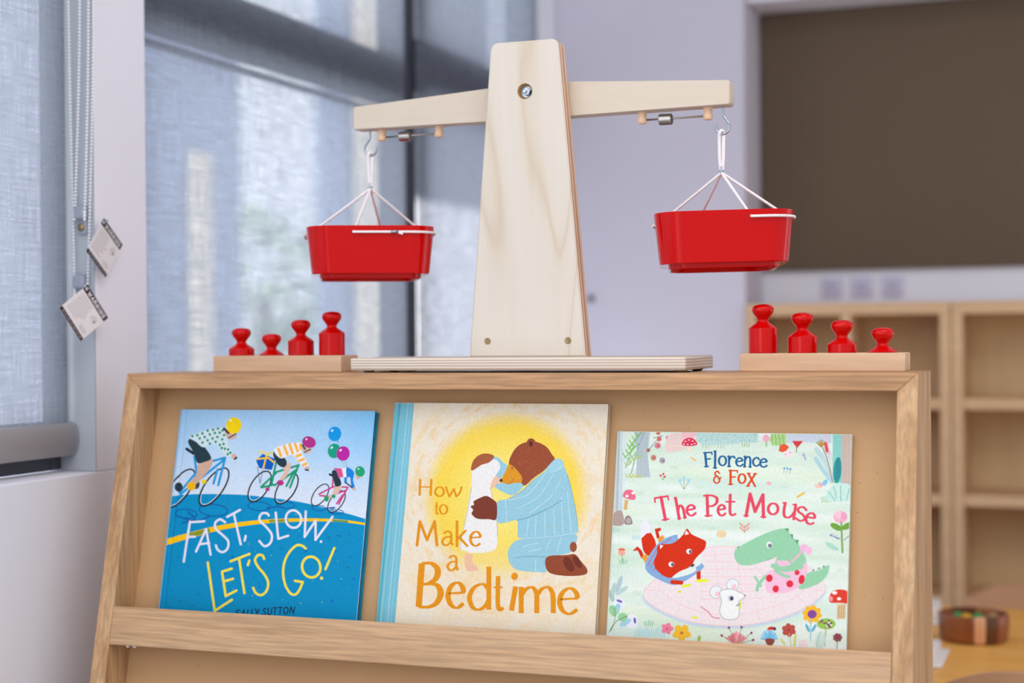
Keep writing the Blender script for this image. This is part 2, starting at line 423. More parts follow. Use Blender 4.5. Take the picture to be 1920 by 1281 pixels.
def clip(x, z, label, screw):
    t = thing('chain_clip', (x, .0525, z-.012), label, 'chain clip', 'clear chain clips')
    bm = BM(); box(bm, x-.0085, x+.0085, .0415, .0525, z-.008, z+.010, .004, 3); obj('body', bm, M_clip, t)
    bm = BM(); box(bm, x-.0055, x+.0075, .0475, .0525, z-.026 if screw else z-.014, z-.007, .002, 2); obj('mounting_tab', bm, M_clip, t)
    if screw:
        bm = BM(); lathe(bm, x, z-.017, [(0, 0), (.0045, 0), (.0048, .001), (.003, .0025), (.0014, .0028), (0, .0012)], 20, axis='Y', z0=.0474)
        for v in bm.verts: v.co.y = .0474-(v.co.y-.0474)
        obj('screw', bm, M_brass, t)
clip(-.0955, .1935, 'upper clear plastic chain clip with a brass screw, on the window reveal', True)
clip(-.0975, .1095, 'lower clear plastic chain clip above the bottom warning tag', False)

# switches on the wall under the pinboard
for k, (u, lab) in enumerate(((.502, 'leftmost pale wall switch under the brown pinboard'), (.568, 'middle pale wall switch under the brown pinboard'), (.634, 'rightmost of the three pale wall switches under the brown pinboard'))):
    t = thing('wall_switch', (u, 1.949, .12), lab, 'switch', 'wall switches under the pinboard')
    bm = BM(); box(bm, u-.021, u+.021, 1.941, 1.949, .12, .161, .002); obj('plate', bm, M_switch, t)
    bm = BM(); box(bm, u-.008, u+.008, 1.938, 1.941, .132, .15, .001); obj('rocker', bm, M_rock, t)
bm = BM(); box(bm, .352, 2.2, 1.932, 1.949, .179, .75, .003)
tag(obj('pinboard', bm, M_pin, loc=(1.2, 1.94, .179)), 'large dark brown fabric pinboard on the back wall above the cube shelves', 'pinboard')
bm = BM(); lathe(bm, .0035, .121, [(.004, 0), (.004, .006), (.007, .007), (.006, .012), (0, .013)], 14, axis='Y', z0=0)
for v in bm.verts: v.co.y = 1.775-v.co.y
tag(obj('wall_hook', bm, M_frame, loc=(.0035, 1.775, .121)), 'tiny grey wall hook on the pillar, just right of the balance column', 'hook')

# cube shelves
def cube_shelf(x0, cols, w, zs, label):
    y0, y1 = 1.745, 1.93; th = .0215
    n = cols; x1 = x0+n*w+th
    t = thing('cube_shelf', ((x0+x1)/2, (y0+y1)/2, -H), label, 'shelf unit', 'pale cube shelves')
    bm = BM(); box(bm, x0, x1, y0, y1, zs[0][0], zs[0][1], .002); obj('top_board', bm, M_lam, t)
    for lo, hi in zs[1:]:
        for c in range(n):
            bm = BM(); box(bm, x0+c*w+th, x0+(c+1)*w, y0+.004, y1-.006, lo, hi, .001); obj('shelf_board', bm, M_lam, t)
    for c in range(n+1):
        bm = BM(); box(bm, x0+c*w, x0+c*w+th, y0, y1-.006, -H, zs[0][0], .0015)
        obj('upright', bm, M_lam, t)
    bm = BM(); box(bm, x0+.002, x1-.002, y1-.006, y1, -H+.05, zs[0][0]); obj('back_board', bm, M_lamback, t)
ZS = [(.077, .1025), (-.117, -.0945), (-.312, -.290), (-.520, -.497), (-.72, -.70), (-.93, -.90)]
cube_shelf(.354, 2, .1985, ZS, 'two-column pale wood cube shelf behind the right-hand weights')
cube_shelf(.7745, 3, .27, ZS, 'wider pale wood cube shelf to the right, under the pinboard')

# table, chairs, bowl
zt = -.45
t = thing('table', (1.35, 1.02, -H), 'honey oak table behind the book display, with the wooden bowl on it', 'table')
bm = BM(); box(bm, .66, 2.0, .66, 1.36, zt-.025, zt, .006, 3); obj('table_top', bm, M_table, t)
for x in (.72, 1.94):
    for y in (.72, 1.30):
        bm = BM(); box(bm, x-.022, x+.022, y-.022, y+.022, -H, zt-.025, .004); obj('leg', bm, M_table, t)
def child_chair(cx, cy, ztop, label, wide, face):
    """face=+1: back rest on the +y side"""
    t = thing('child_chair', (cx, cy, -H), label, 'chair', 'small plywood chairs at the table')
    zs_ = -H+.26
    bm = BM(); box(bm, cx-wide*.5, cx+wide*.5, cy-.15, cy+.15, zs_-.015, zs_, .012, 3); obj('seat', bm, M_chair, t)
    for sx in (-1, 1):
        for sy in (-1, 1):
            bm = BM(); tube(bm, [(cx+sx*wide*.42, cy+sy*.125, zs_-.012), (cx+sx*wide*.48, cy+sy*.15, -H)], [.014, .011], 12); obj('leg', bm, M_chair, t)
    bm = BM()
    n = 22; front = []; back = []
    yb_ = cy+face*.15
    def prof(u):   # rounded top of the back rest
        return ztop - .09*abs(u)**2.2
    rows = []
    for i in range(n+1):
        u = -1+2*i/n; x = cx+u*wide*.5; yy = yb_-face*.035*(u*u)
        rows.append([(x, yy-.006, prof(u)), (x, yy+.006, prof(u)), (x, yy+.006, ztop-.19+.02*u*u), (x, yy-.006, ztop-.19+.02*u*u)])
    R_ = [[bm.verts.new(p) for p in r] for r in rows]
    for A, B in zip(R_, R_[1:]):
        for k in range(4): bm.faces.new((A[k], A[(k+1) % 4], B[(k+1) % 4], B[k])).smooth = True
    bm.faces.new(R_[0]); bm.faces.new(R_[-1][::-1])
    obj('backrest', bm, M_chair, t)
    for sx in (-1, 1):
        bm = BM(); tube(bm, [(cx+sx*wide*.3, cy+face*.13, zs_-.01), (cx+sx*wide*.3, yb_-face*.018, ztop-.14)], .011, 12); obj('back_post', bm, M_chair, t)
child_chair(.905, 1.42, -.4385, 'plywood child chair with rounded back, on the far side of the table behind the bowl', .28, 1)
child_chair(.968, .60, -.376, 'plywood child chair on the near side of the table, only its curved back rim showing', .34, -1)

def bowl_mat():
    mt, t, b = base_mat('staved_bowl_wood')
    c = N(t, 'ShaderNodeTexCoord'); s = N(t, 'ShaderNodeSeparateXYZ'); t.links.new(c.outputs['Object'], s.inputs[0])
    at = N(t, 'ShaderNodeMath', operation='ARCTAN2'); t.links.new(s.outputs['Y'], at.inputs[0]); t.links.new(s.outputs['X'], at.inputs[1])
    mp = N(t, 'ShaderNodeMapRange'); mp.inputs[1].default_value = -pi; mp.inputs[2].default_value = pi; t.links.new(at.outputs[0], mp.inputs[0])
    r = N(t, 'ShaderNodeValToRGB'); r.color_ramp.interpolation = 'CONSTANT'; e = r.color_ramp.elements
    cols = [(0, (120, 66, 34)), (.10, (150, 88, 46)), (.22, (140, 76, 38)), (.265, (224, 166, 122)), (.315, (96, 54, 24)), (.38, (150, 84, 46)), (.46, (128, 80, 66)), (.6, (170, 110, 66)), (.75, (110, 62, 32)), (.88, (150, 84, 46))]
    e[0].color = (*s2l(cols[0][1]), 1); e[1].position = cols[1][0]; e[1].color = (*s2l(cols[1][1]), 1)
    for p_, c_ in cols[2:]:
        q = e.new(p_); q.color = (*s2l(c_), 1)
    t.links.new(mp.outputs[0], r.inputs[0]); t.links.new(r.outputs[0], b.inputs['Base Color']); b.inputs['Roughness'].default_value = .35
    return mt
bx, by = .868, 1.045
bm = BM()
lathe(bm, bx, by, [(0, 0), (.047, 0), (.052, .004), (.0545, .022), (.0545, .040), (.053, .0435), (.050, .0445), (.0475, .042), (.047, .03), (.043, .010), (0, .008)], 64, z0=zt)
tag(obj('wooden_bowl', bm, bowl_mat(), loc=(bx, by, zt)), 'small dark staved wooden bowl with one pale stave, on the oak table', 'bowl')
for dx, dy, r, mm, lab in ((-.024, .002, .0095, M_green, 'green bead in the wooden bowl, left of the yellow bead'), (-.010, -.012, .0095, M_yel, 'yellow bead in the wooden bowl between two green beads'),
                           (.007, -.004, .0100, M_green, 'green bead in the wooden bowl, right of the yellow bead'), (.029, .004, .010, M_tan, 'tan bead at the right side inside the wooden bowl')):
    bm = BM(); ball(bm, (bx+dx, by+dy, zt+.034), r, 16, 10)
    if True:
        lathe(bm, bx+dx, by+dy, [(0, 0), (r*.5, 0), (r*.5, .022), (0, .022)], 12, z0=zt+.0085)
    tag(obj('bead', bm, mm, loc=(bx+dx, by+dy, zt+.0085)), lab, 'bead', 'beads in the wooden bowl')
def tray(x0, x1, y0, y1, h, label):
    t = thing('white_tray', ((x0+x1)/2, (y0+y1)/2, zt), label, 'tray', 'white trays on the table')
    bm = BM(); box(bm, x0, x1, y0, y1, zt, zt+.006, .003, 3); obj('base', bm, M_white, t)
    bm = BM(); box(bm, x0+.005, x1-.012, y0+.005, y1-.005, zt+.006, zt+h, .004, 3); obj('lid', bm, M_white, t)
tray(.70, .842, .80, .93, .020, 'low white tray with a flat lid, beside the display and nearer than the bowl')
tray(.70, .812, 1.15, 1.25, .030, 'taller white box on the far edge of the table, left of the bowl')

# ---------------------------------------------------------------- outside the windows
bm = BM(); box(bm, -14, -.3, -6, 22, -1.0, -.97); g = obj('ground', bm, M_ground); g['kind'] = 'structure'
def screen(y0, y1, label):
    t = thing('privacy_screen', (-2.525, (y0+y1)/2, -.97), label, 'screen', 'blue-grey privacy screens')
    bm = BM(); box(bm, -2.55, -2.5, y0, y1, -.97, 3.2, .006); obj('panel', bm, M_bldg, t)
    bm = BM(); box(bm, -2.57, -2.48, y0, y1, 3.2, 3.26, .006); obj('top_rail', bm, M_bldw, t)
screen(3.3, 4.56, 'tall blue-grey garden screen seen through the wide blind, left of the bright gap')
screen(5.36, 6.38, 'tall blue-grey garden screen seen through the wide blind, right of the bright gap')
t = thing('pavilion', (-2.6, 8.0, -.97), 'white garden pavilion with a dark upper band, seen through the narrow blind', 'building')
bm = BM(); box(bm, -2.6, -2.5, 6.46, 9.6, -.97, .82, .01); obj('lower_wall', bm, M_bldw, t)
bm = BM(); box(bm, -2.62, -2.48, 6.44, 9.6, .82, 3.6, .01); obj('upper_wall', bm, M_bldd, t)
bm = BM(); box(bm, -10.2, -10.0, 6, 24, -.97, .62, .01)
tag(obj('garden_wall', bm, M_bldw, loc=(-10.1, 15, -.97)), 'low white garden wall far outside the wide window', 'wall')
for (y0, y1, z1, lab) in ((4.07, 4.21, .81, 'short cream garden post imitating a sun patch on the wide blind, left of the bright gap'), (5.60, 6.02, 3.0, 'tall cream garden post imitating a sun patch on the wide blind, behind the left balance pan')):
    t = thing('sun_patch_slab', (-2.44, (y0+y1)/2, -.97), lab, 'slab', 'cream sun-patch slabs')  # added cream pieces imitating warm sun patches on the blind fabric
    bm = BM(); box(bm, -2.46, -2.43, y0, y1, -.97, z1, .004); obj('shaft', bm, M_sunpatch, t)
    bm = BM(); box(bm, -2.47, -2.41, y0-.02, y1+.02, -.97, -.93, .004); obj('base', bm, M_sunpatch, t)
def tree(x, y, h, r, label, seed):
    rnd = random.Random(seed)
    t = thing('tree', (x, y, -.97), label, 'tree', 'trees beyond the bright gap')
    bm = BM(); tube(bm, [(x, y, -.97), (x+.05, y, -.97+h*.6)], [.09, .05], 10); obj('trunk', bm, M_bark, t)
    bm = BM()
    for i in range(420):
        a, b_ = rnd.uniform(0, 2*pi), math.acos(rnd.uniform(-1, 1)); q = r*rnd.uniform(.5, 1)**.5
        p = Vector((x+q*sin(b_)*cos(a), y+q*sin(b_)*sin(a), -.97+h*.65+q*.9*cos(b_)))
        e1 = Vector((rnd.gauss(0, 1), rnd.gauss(0, 1), rnd.gauss(0, 1))).normalized(); e2 = e1.orthogonal().normalized(); s = rnd.uniform(.05, .11)
        bm.faces.new([bm.verts.new(p+e1*s), bm.verts.new(p+e2*s*.6), bm.verts.new(p-e1*s), bm.verts.new(p-e2*s*.6)])
    obj('foliage', bm, M_leaf, t, fix=False)
tree(-7.2, 13.0, 2.4, .9, 'pale green leafy tree in the bright gap outside, lower of two', 3)
tree(-6.6, 15.9, 3.2, 1.0, 'pale green leafy tree in the bright gap outside, taller of two', 4)
# ---------------------------------------------------------------- the book display
sL, cL = sin(LEAN), cos(LEAN)
def FP(x, s, o=0.0):
    """point on the leaning front: x across, s down the slope from the top edge, o into the display"""
    return Vector((x, -s*sL+o*cL, -s*cL-o*sL))
D = .116; B = .0196; TB = .0178
LEN = H/cL
disp = thing('book_display', (W/2, 0, -H), 'oak front-facing book display carrying the balance scale, three picture books on its ledge', 'book display')
bm = BM()
hexa(bm, [(0, 0, 0), (W, 0, 0), (W-B, *FP(0, TB)[1:]), (B, *FP(0, TB)[1:]), (0, D, 0), (W, D, 0), (W-B, D, -TB), (B, D, -TB)], .0009)
obj('top_board', bm, M_oakX, disp)
for sx in (0, 1):
    X = (lambda q: q) if sx == 0 else (lambda q: W-q)
    bm = BM()
    a = [(X(0), 0, 0), (X(B), *FP(0, TB)[1:]), (X(B), *FP(0, LEN)[1:]), (X(0), *FP(0, LEN)[1:])]
    b = [(X(0), D, 0), (X(B), D, -TB), (X(B), D, -H), (X(0), D, -H)]
    hexa(bm, a+b, .0009)
    obj('side_panel', bm, M_oakZ, disp)
def lean_box(bm, x0, x1, s0, s1, o0, o1, bev=0):
    hexa(bm, [FP(x0, s0, o0), FP(x1, s0, o0), FP(x1, s1, o0), FP(x0, s1, o0), FP(x0, s0, o1), FP(x1, s0, o1), FP(x1, s1, o1), FP(x0, s1, o1)], bev)
bm = BM(); lean_box(bm, B, W-B, TB-.0090, LEN-.055, .042, .048); obj('backing_panel', bm, M_panel, disp)
for s0, s1 in ((.2675, .3105), (.60, .643)):
    bm = BM(); lean_box(bm, B+.0002, W-B-.0002, s0, s1, -.0006, .014, .0012); obj('front_rail', bm, M_slat, disp)
    bm = BM(); lean_box(bm, B, W-B, s1-.0085, s1-.0005, .014, .042); obj('ledge', bm, M_oakX, disp)
bm = BM(); lean_box(bm, B, W-B, LEN-.06, LEN-.012, .004, .02, .001); obj('kick_rail', bm, M_oakX, disp)
for px in (.038, .047):
    bm = BM(); p = FP(px, .3105, .010); ball(bm, p, .0022, 12, 8)
    lathe(bm, p.x, p.y, [(0, 0), (.0012, 0), (.0012, .004), (0, .004)], 8, z0=p.z)
    obj('shelf_pin', bm, M_white, disp)

# ---------------------------------------------------------------- balance scale
SX, SY = .4692, .0875
sc = thing('balance_scale', (SX, SY, 0), 'birch balance scale with a tall tapered column, standing in the middle of the display top', 'balance scale')
bm = BM(); box(bm, .2762, .6625, .026, .149, .0022, .0163, .0022, 3)
for f in bm.faces:
    if abs(f.normal.z) < .5: f.material_index = 1
obj('base', bm, [M_birchX, M_plyZ], sc)
for x, y in ((.295, .036), (.655, .036), (.295, .104), (.655, .104)):
    bm = BM(); lathe(bm, x, y, [(0, 0), (.004, 0), (.0062, .0012), (.0066, .0024), (0, .0024)], 20); obj('foot', bm, M_foot if y < .05 else M_dark, sc)
for x in (.338, .358):
    pass
# column: tapered board with rounded top corners, a counterbored hole for the pivot bolt
YC, TC = .080, .0225
zb_, zt_ = .0163, .3672
lb, rb, lt, rt_ = .3987, .5362, .4279, .5074
bolt = (.4681, .3113); hr = .0088
def round_poly():
    P_ = [Vector((lb, zb_)), Vector((rb, zb_)), Vector((rt_, zt_)), Vector((lt, zt_))]
    out = [P_[0], P_[1]]
    for i in (2, 3):
        p = P_[i]; a = (P_[i-1]-p).normalized(); b = (P_[(i+1) % 4]-p).normalized(); r = .009
        ang = a.angle(b); d = r/math.tan(ang/2); c = p + (a+b).normalized()*(r/sin(ang/2))
        t0 = p+a*d; t1 = p+b*d; a0 = atan2(t0.y-c.y, t0.x-c.x); a1 = atan2(t1.y-c.y, t1.x-c.x)
        while a1-a0 > pi: a1 -= 2*pi
        while a1-a0 < -pi: a1 += 2*pi
        for k in range(7): out.append(Vector((c.x+r*cos(a0+(a1-a0)*k/6), c.y+r*sin(a0+(a1-a0)*k/6))))
    return out
outl = round_poly()
def resample(poly, n):
    L_ = [(poly[(i+1) % len(poly)]-poly[i]).length for i in range(len(poly))]; tot = sum(L_); res = []
    return poly
bm = BM()
NH = 40; hole = [Vector((bolt[0]+hr*cos(2*pi*i/NH), bolt[1]+hr*sin(2*pi*i/NH))) for i in range(NH)]
ins = .0016
cen = Vector((SX-.0015, .19))
def inset(poly, d):
    out = []; n = len(poly)
    for i in range(n):
        p0, p1, p2 = poly[i-1], poly[i], poly[(i+1) % n]
        e1 = (p1-p0).normalized(); e2 = (p2-p1).normalized()
        nn = (Vector((-e1.y, e1.x)) + Vector((-e2.y, e2.x))).normalized()
        k = nn.dot(Vector((-e1.y, e1.x))); out.append(p1+nn*d/max(k, .3))
    return out
inn = inset(outl, ins)
def loop(poly, y): return [bm.verts.new((p.x, y, p.y)) for p in poly]
vf = loop(inn, YC); vo = loop(outl, YC+ins); vb = loop(outl, YC+TC-ins); vbk = loop(inn, YC+TC)
n = len(outl)
def band(A, B_, mi, sm=False):
    for i in range(len(A)):
        f = bm.faces.new((A[i], A[(i+1) % len(A)], B_[(i+1) % len(A)], B_[i])); f.material_index = mi; f.smooth = sm
band(vf, vo, 0); band(vo, vb, 1); band(vb, vbk, 1)
bm.faces.new(vbk)
vh = [bm.verts.new((p.x, YC, p.y)) for p in hole]; vh2 = [bm.verts.new((p.x, YC+.0075, p.y)) for p in hole]
band(vh, vh2, 2, True); f = bm.faces.new(vh2); f.material_index = 2
es = [bm.edges.get((vf[i], vf[(i+1) % n])) for i in range(n)] + [bm.edges.get((vh[i], vh[(i+1) % NH])) for i in range(NH)]
bmesh.ops.triangle_fill(bm, use_beauty=True, use_dissolve=False, edges=es)
M_bore = mat('bored_birch', (176, 140, 96), .6)
col = obj('column', bm, [M_birch, M_plyY, M_bore], sc)
bx_, bz_ = bolt
bm = BM(); lathe(bm, bx_, bz_, [(.0062, 0), (.0062, .0012), (.0030, .0012)], 28, axis='Y', z0=YC+.0062); obj('washer', bm, M_steel, col)
bm = BM()
hexp = [Vector((bx_+.001+.0048*cos(pi/3*i+.2), YC+.0012, bz_+.0048*sin(pi/3*i+.2))) for i in range(6)]
prism(bm, hexp, (0, .005, 0), .0005); obj('nut', bm, M_steel, col)
bm = BM(); lathe(bm, bx_-.0005, bz_, [(0, 0), (.0018, 0), (.0018, .0004), (.0026, .0008), (.0026, .003), (0, .003)], 20, axis='Y', z0=YC-.0008); obj('bolt_end', bm, M_steel, col)
for x, z in ((.4209, .034), (.516, .0339)):
    bm = BM(); lathe(bm, x, z, [(0, .0003), (.0032, 0), (.0038, .0006), (.0038, .003), (0, .003)], 24, axis='Y', z0=YC-.0006)
    box(bm, x-.0004, x+.0004, YC-.0008, YC-.0002, z-.003, z+.003); obj('screw', bm, M_brass, col)
# beam
YB, TBM = .1035, .023
tl = .0034
def bz(x, z): return z + (x-.469)/.448*tl*1.0
bm = BM()
bp = [(.2447, .2866), (.2447, .3100), (.2465, .3118), (.440, .3230), (.469, .3236), (.500, .3230), (.6915, .3112), (.6935, .3094), (.6935, .2866), (.6915, .2846), (.469, .2838), (.2465, .2846)]
prism(bm, [Vector((x, YB, bz(x, z))) for x, z in bp], (0, TBM, 0), .0012)
beam = obj('beam', bm, M_birchX, sc)
YM = YB+TBM/2
for (xa, xb, xs, rw) in ((.2765, .3492, .3065, .0058), (.593, .667, .6195, .0062)):
    for x in (xa, xb):
        zz = bz(x, .2842)
        bm = BM(); lathe(bm, x, YM, [(0, -.0132), (.0040, -.0130), (.0052, -.0114), (.0054, -.0092), (.0047, -.0065), (.0045, -.004), (.0052, .0), (.0052, .004), (0, .004)], 24, z0=zz)
        obj('peg', bm, M_peg, beam)
    za, zb2 = bz(xa, .2842)-.0088, bz(xb, .2842)-.0088
    bm = BM(); tube(bm, [(xa+.003, YM, za), (xb-.003, YM, zb2)], .0011, 12); obj('slide_rod', bm, M_steel2, beam)
    zs2 = za+(zb2-za)*(xs-xa)/(xb-xa)
    bm = BM(); lathe(bm, YM, zs2-.0008, [(0, 0), (rw-.0006, 0), (rw, .0006), (rw, .0134), (rw-.0006, .014), (0, .014)], 32, axis='X', z0=xs-.007)
    obj('sliding_weight', bm, M_steel2, beam)
# hooks: straight shank and an open loop
def hook(x, z0, sgn, rr):
    bm = BM(); cz = z0-.0215
    pts = [(x, YM, z0+.004), (x, YM, z0-.007), (x+sgn*.0010, YM, z0-.0108), (x+sgn*.0036, YM, z0-.0138)]
    for k in range(15):
        a = radians(48 - k*(48+202)/14.0)
        pts.append((x-sgn*.0007+sgn*rr*cos(a), YM, cz+rr*sin(a)))
    tube(bm, smooth_path(pts, 4), .00125, 12); obj('hook', bm, M_steel, beam)
    return cz-rr
HL = hook(.2610, bz(.261, .2842), -1, .0078)
HR = hook(.6838, bz(.6838, .2842), 1, .0078)

# ---------------------------------------------------------------- pans hanging from the hooks
def pan(cx, ang, ztop, zhook, tfront, zf, tilt, label):
    """rounded square tray; ang turns it about the vertical"""
    zbot = ztop-.0545
    t = thing('scale_pan', (cx, YM, zbot-.0035), label, 'scale pan', 'red scale pans')
    hh, rr = .0735, .031
    def sq(h_, r_, z, k=8):
        P_ = []
        for q in range(4):
            for i in range(k+1):
                a = pi/2*q + pi/2*i/k
                ccx = (h_-r_)*(1 if q in (0, 3) else -1); ccy = (h_-r_)*(1 if q in (0, 1) else -1)
                P_.append(Vector((ccx+r_*cos(a), ccy+r_*sin(a), z)))
        return P_
    ca, sa = cos(ang), sin(ang)
    def W_(p):
        x_ = p.x*ca-p.y*sa; return (cx+x_, YM+p.x*sa+p.y*ca, p.z+tilt*x_)
    bm = BM()
    hb = hh-.0056
    lv = [(hb-.0122, .0185, zbot-.0046), (hb-.0106, .019, zbot-.005), (hb-.0098, .020, zbot-.0042), (hb-.0096, .020, zbot-.0002), (hb-.0012, .0265, zbot), (hb-.0002, .0272, zbot+.0009), (hh-.0002, rr, ztop-.0009), (hh-.0008, rr-.0006, ztop-.0001), (hh-.0018, rr-.0014, ztop),
          (hh-.0025, rr-.002, ztop-.001), (hb-.0028, .0255, zbot+.004), (hb-.006, .022, zbot+.0022)]
    L_ = [[bm.verts.new(W_(p)) for p in sq(*q)] for q in lv]
    for A, Bq in zip(L_, L_[1:]):
        for i in range(len(A)):
            f = bm.faces.new((A[i], A[(i+1) % len(A)], Bq[(i+1) % len(A)], Bq[i])); f.smooth = True
    bm.faces.new(L_[-1]);
    # underside inside the foot ring
    und = [bm.verts.new(W_(p)) for p in sq(hb-.0135, .0175, zbot-.0008)]
    for i in range(len(und)): bm.faces.new((L_[0][i], L_[0][(i+1) % len(und)], und[(i+1) % len(und)], und[i])).smooth = True
    bm.faces.new(und)
    for e in bm.edges:
        if abs(e.verts[0].co.z-e.verts[1].co.z) < 1e-6 and (abs(e.verts[0].co.z-zbot) < .0012): e.smooth = False
    tr = obj('tray', bm, M_red, t)
    zh = ztop-.0075
    h_in = hh-.003; h_out = hh+.0006
    def pt(side, tt, h_): # side 0 front(-y) 1 right 2 back 3 left, tt along the face counter-clockwise
        v = [Vector((tt, -h_, 0)), Vector((h_, tt, 0)), Vector((-tt, h_, 0)), Vector((-h_, -tt, 0))][side]; v.z = zh; return Vector(W_(v))
    holes = [(0, tfront), (1, -tfront), (2, tfront), (3, -tfront)]
    zfer = zf; apex = Vector((cx+.002, YM, zfer))
    apex.x = cx + (.261-.2585 if cx < .5 else .0)
    bm = BM()
    for sd, tt in holes:
        pi_ = pt(sd, tt, h_in); po = pt(sd, tt, h_out+.0012)
        a_ = apex+Vector((0, 0, -.004)); tube(bm, [a_, a_.lerp(pi_, .5), a_.lerp(pi_, .98), po], .0015, 8)
    # outside runs around two opposite corners
    for a_, b_ in ((0, 1), (2, 3)):
        p0 = pt(a_, holes[a_][1], h_out+.0008); p3 = pt(b_, holes[b_][1], h_out+.0008)
        cs = []
        r_ = rr+.0012; k = 5
        q = {0: 3, 2: 1}[a_]
        ccx = (hh+.0012-r_)*(1 if q in (0, 3) else -1); ccy = (hh+.0012-r_)*(1 if q in (0, 1) else -1)
        for i in range(k+1):
            a = pi/2*q+pi/2*i/k; v = Vector((ccx+r_*cos(a), ccy+r_*sin(a), zh)); cs.append(Vector(W_(v)))
        tube(bm, [p0]+cs+[p3], .0014, 8)
    obj('cord', bm, M_cord, t)
    # loop up to the hook and the ferrule
    bm = BM()
    zt2 = zhook+.0006
    w = .0022
    lp = [apex+Vector((-.0009, 0, -.001)), apex+Vector((-w*.9, 0, .010)), Vector((apex.x-w, YM-.0004, zt2-.006)), Vector((apex.x-w*.75, YM-.002, zt2-.0005)), Vector((apex.x, YM-.0012, zt2+.0026)),
          Vector((apex.x+w*.75, YM+.0012, zt2+.0026)), Vector((apex.x+w, YM+.0022, zt2-.001)), Vector((apex.x+w, YM+.001, zt2-.008)), apex+Vector((w*.9, 0, .010)), apex+Vector((.0009, 0, -.001))]
    tube(bm, smooth_path(lp, 5), .00185, 8); obj('hanging_loop', bm, M_cord, t)
    bm = BM(); lathe(bm, apex.x, YM, [(.0012, -.004), (.0021, -.004), (.0022, .003), (.0013, .003)], 16, z0=apex.z); obj('ferrule', bm, M_steel, t)
    if cx < .5:
        p = pt(0, .026, h_out+.0022); e = pt(0, .034, h_out+.002)
        bm = BM(); d = (e-p).normalized(); tube(bm, [p-d*.004, p+d*.004], .0019, 12); obj('crimp', bm, M_steel, t)
        bm = BM(); tube(bm, [p+d*.003+Vector((0, 0, -.0006)), e+d*.001+Vector((0, 0, -.0026))], .0012, 8); obj('cord_tail', bm, M_cord, t)
pan(.2585, radians(28), .1665, HL, -.0205, .2185, .0, 'red plastic pan hanging by white cords from the left end of the balance beam')
pan(.6815, radians(15), .1685, HR, .028, .2185, .014, 'red plastic pan hanging by white cords from the right end of the balance beam')

# ---------------------------------------------------------------- weight blocks and weights
for x0, yb0, lab in ((.0755, .066, 'beech weight block at the left end of the display top'), (.7108, .064, 'beech weight block at the right end of the display top, beside the oak corner')):
    bm = BM(); box(bm, x0, x0+.1695, yb0, yb0+.045, 0, .0191, .0013, 2)
    tag(obj('weight_block', bm, M_beech, loc=(x0+.085, yb0+.022, 0)), lab, 'weight block', 'beech weight blocks')
def weight(x, y, hb_, lab):
    r = .0152; z0 = .0191
    prof = [(0, 0), (r-.0006, 0), (r, .0006)] + ([(r, hb_-.0005)] if hb_ > .0015 else []) + [(r-.0005, max(hb_, .001))]
    q = max(hb_, .001)
    prof += [(.0118, q+.0022), (.0080, q+.0046), (.0062, q+.0062), (.0056, q+.0078), (.0064, q+.0098), (.0082, q+.0122), (.0101, q+.0147), (.0113, q+.0172), (.0115, q+.0192), (.0108, q+.0214), (.0090, q+.0232), (.0062, q+.0243), (.0030, q+.0248), (0, q+.0249)]
    # resample the knob finely
    bm = BM(); kn = [Vector((a, 0, b_)) for a, b_ in prof[-14:]]
    sm = smooth_path(kn, 4)
    lathe(bm, x, y, prof[:-14] + [(max(p.x, 0), p.z) for p in sm[:-1]] + [(0, prof[-1][1])], 44, z0=z0)
    o = obj('knob_weight', bm, M_redw, loc=(x, y, z0))
    for e in o.data.edges: pass
    return tag(o, lab, 'weight', 'red knobbed weights')
for x, hb_, lab in ((.1013, .0083, 'red knobbed weight, outermost on the left block, second smallest of its four'), (.1421, .0005, 'smallest red knobbed weight on the left block, hardly more than a knob'),
                    (.1813, .0172, 'second tallest red knobbed weight on the left block, next to its tallest'), (.2220, .0262, 'tallest red knobbed weight on the left block, nearest the balance')):
    weight(x, .0885, hb_, lab)
for x, hb_, lab in ((.7312, .0268, 'tallest red knobbed weight on the right block, nearest the balance'), (.7728, .0175, 'second tallest red knobbed weight on the right block, beside its tallest'),
                    (.8138, .0092, 'second smallest red knobbed weight on the right block, beside its smallest'), (.8552, .0005, 'smallest red knobbed weight on the right block, at its outer end')):
    weight(x, .0865, hb_, lab)
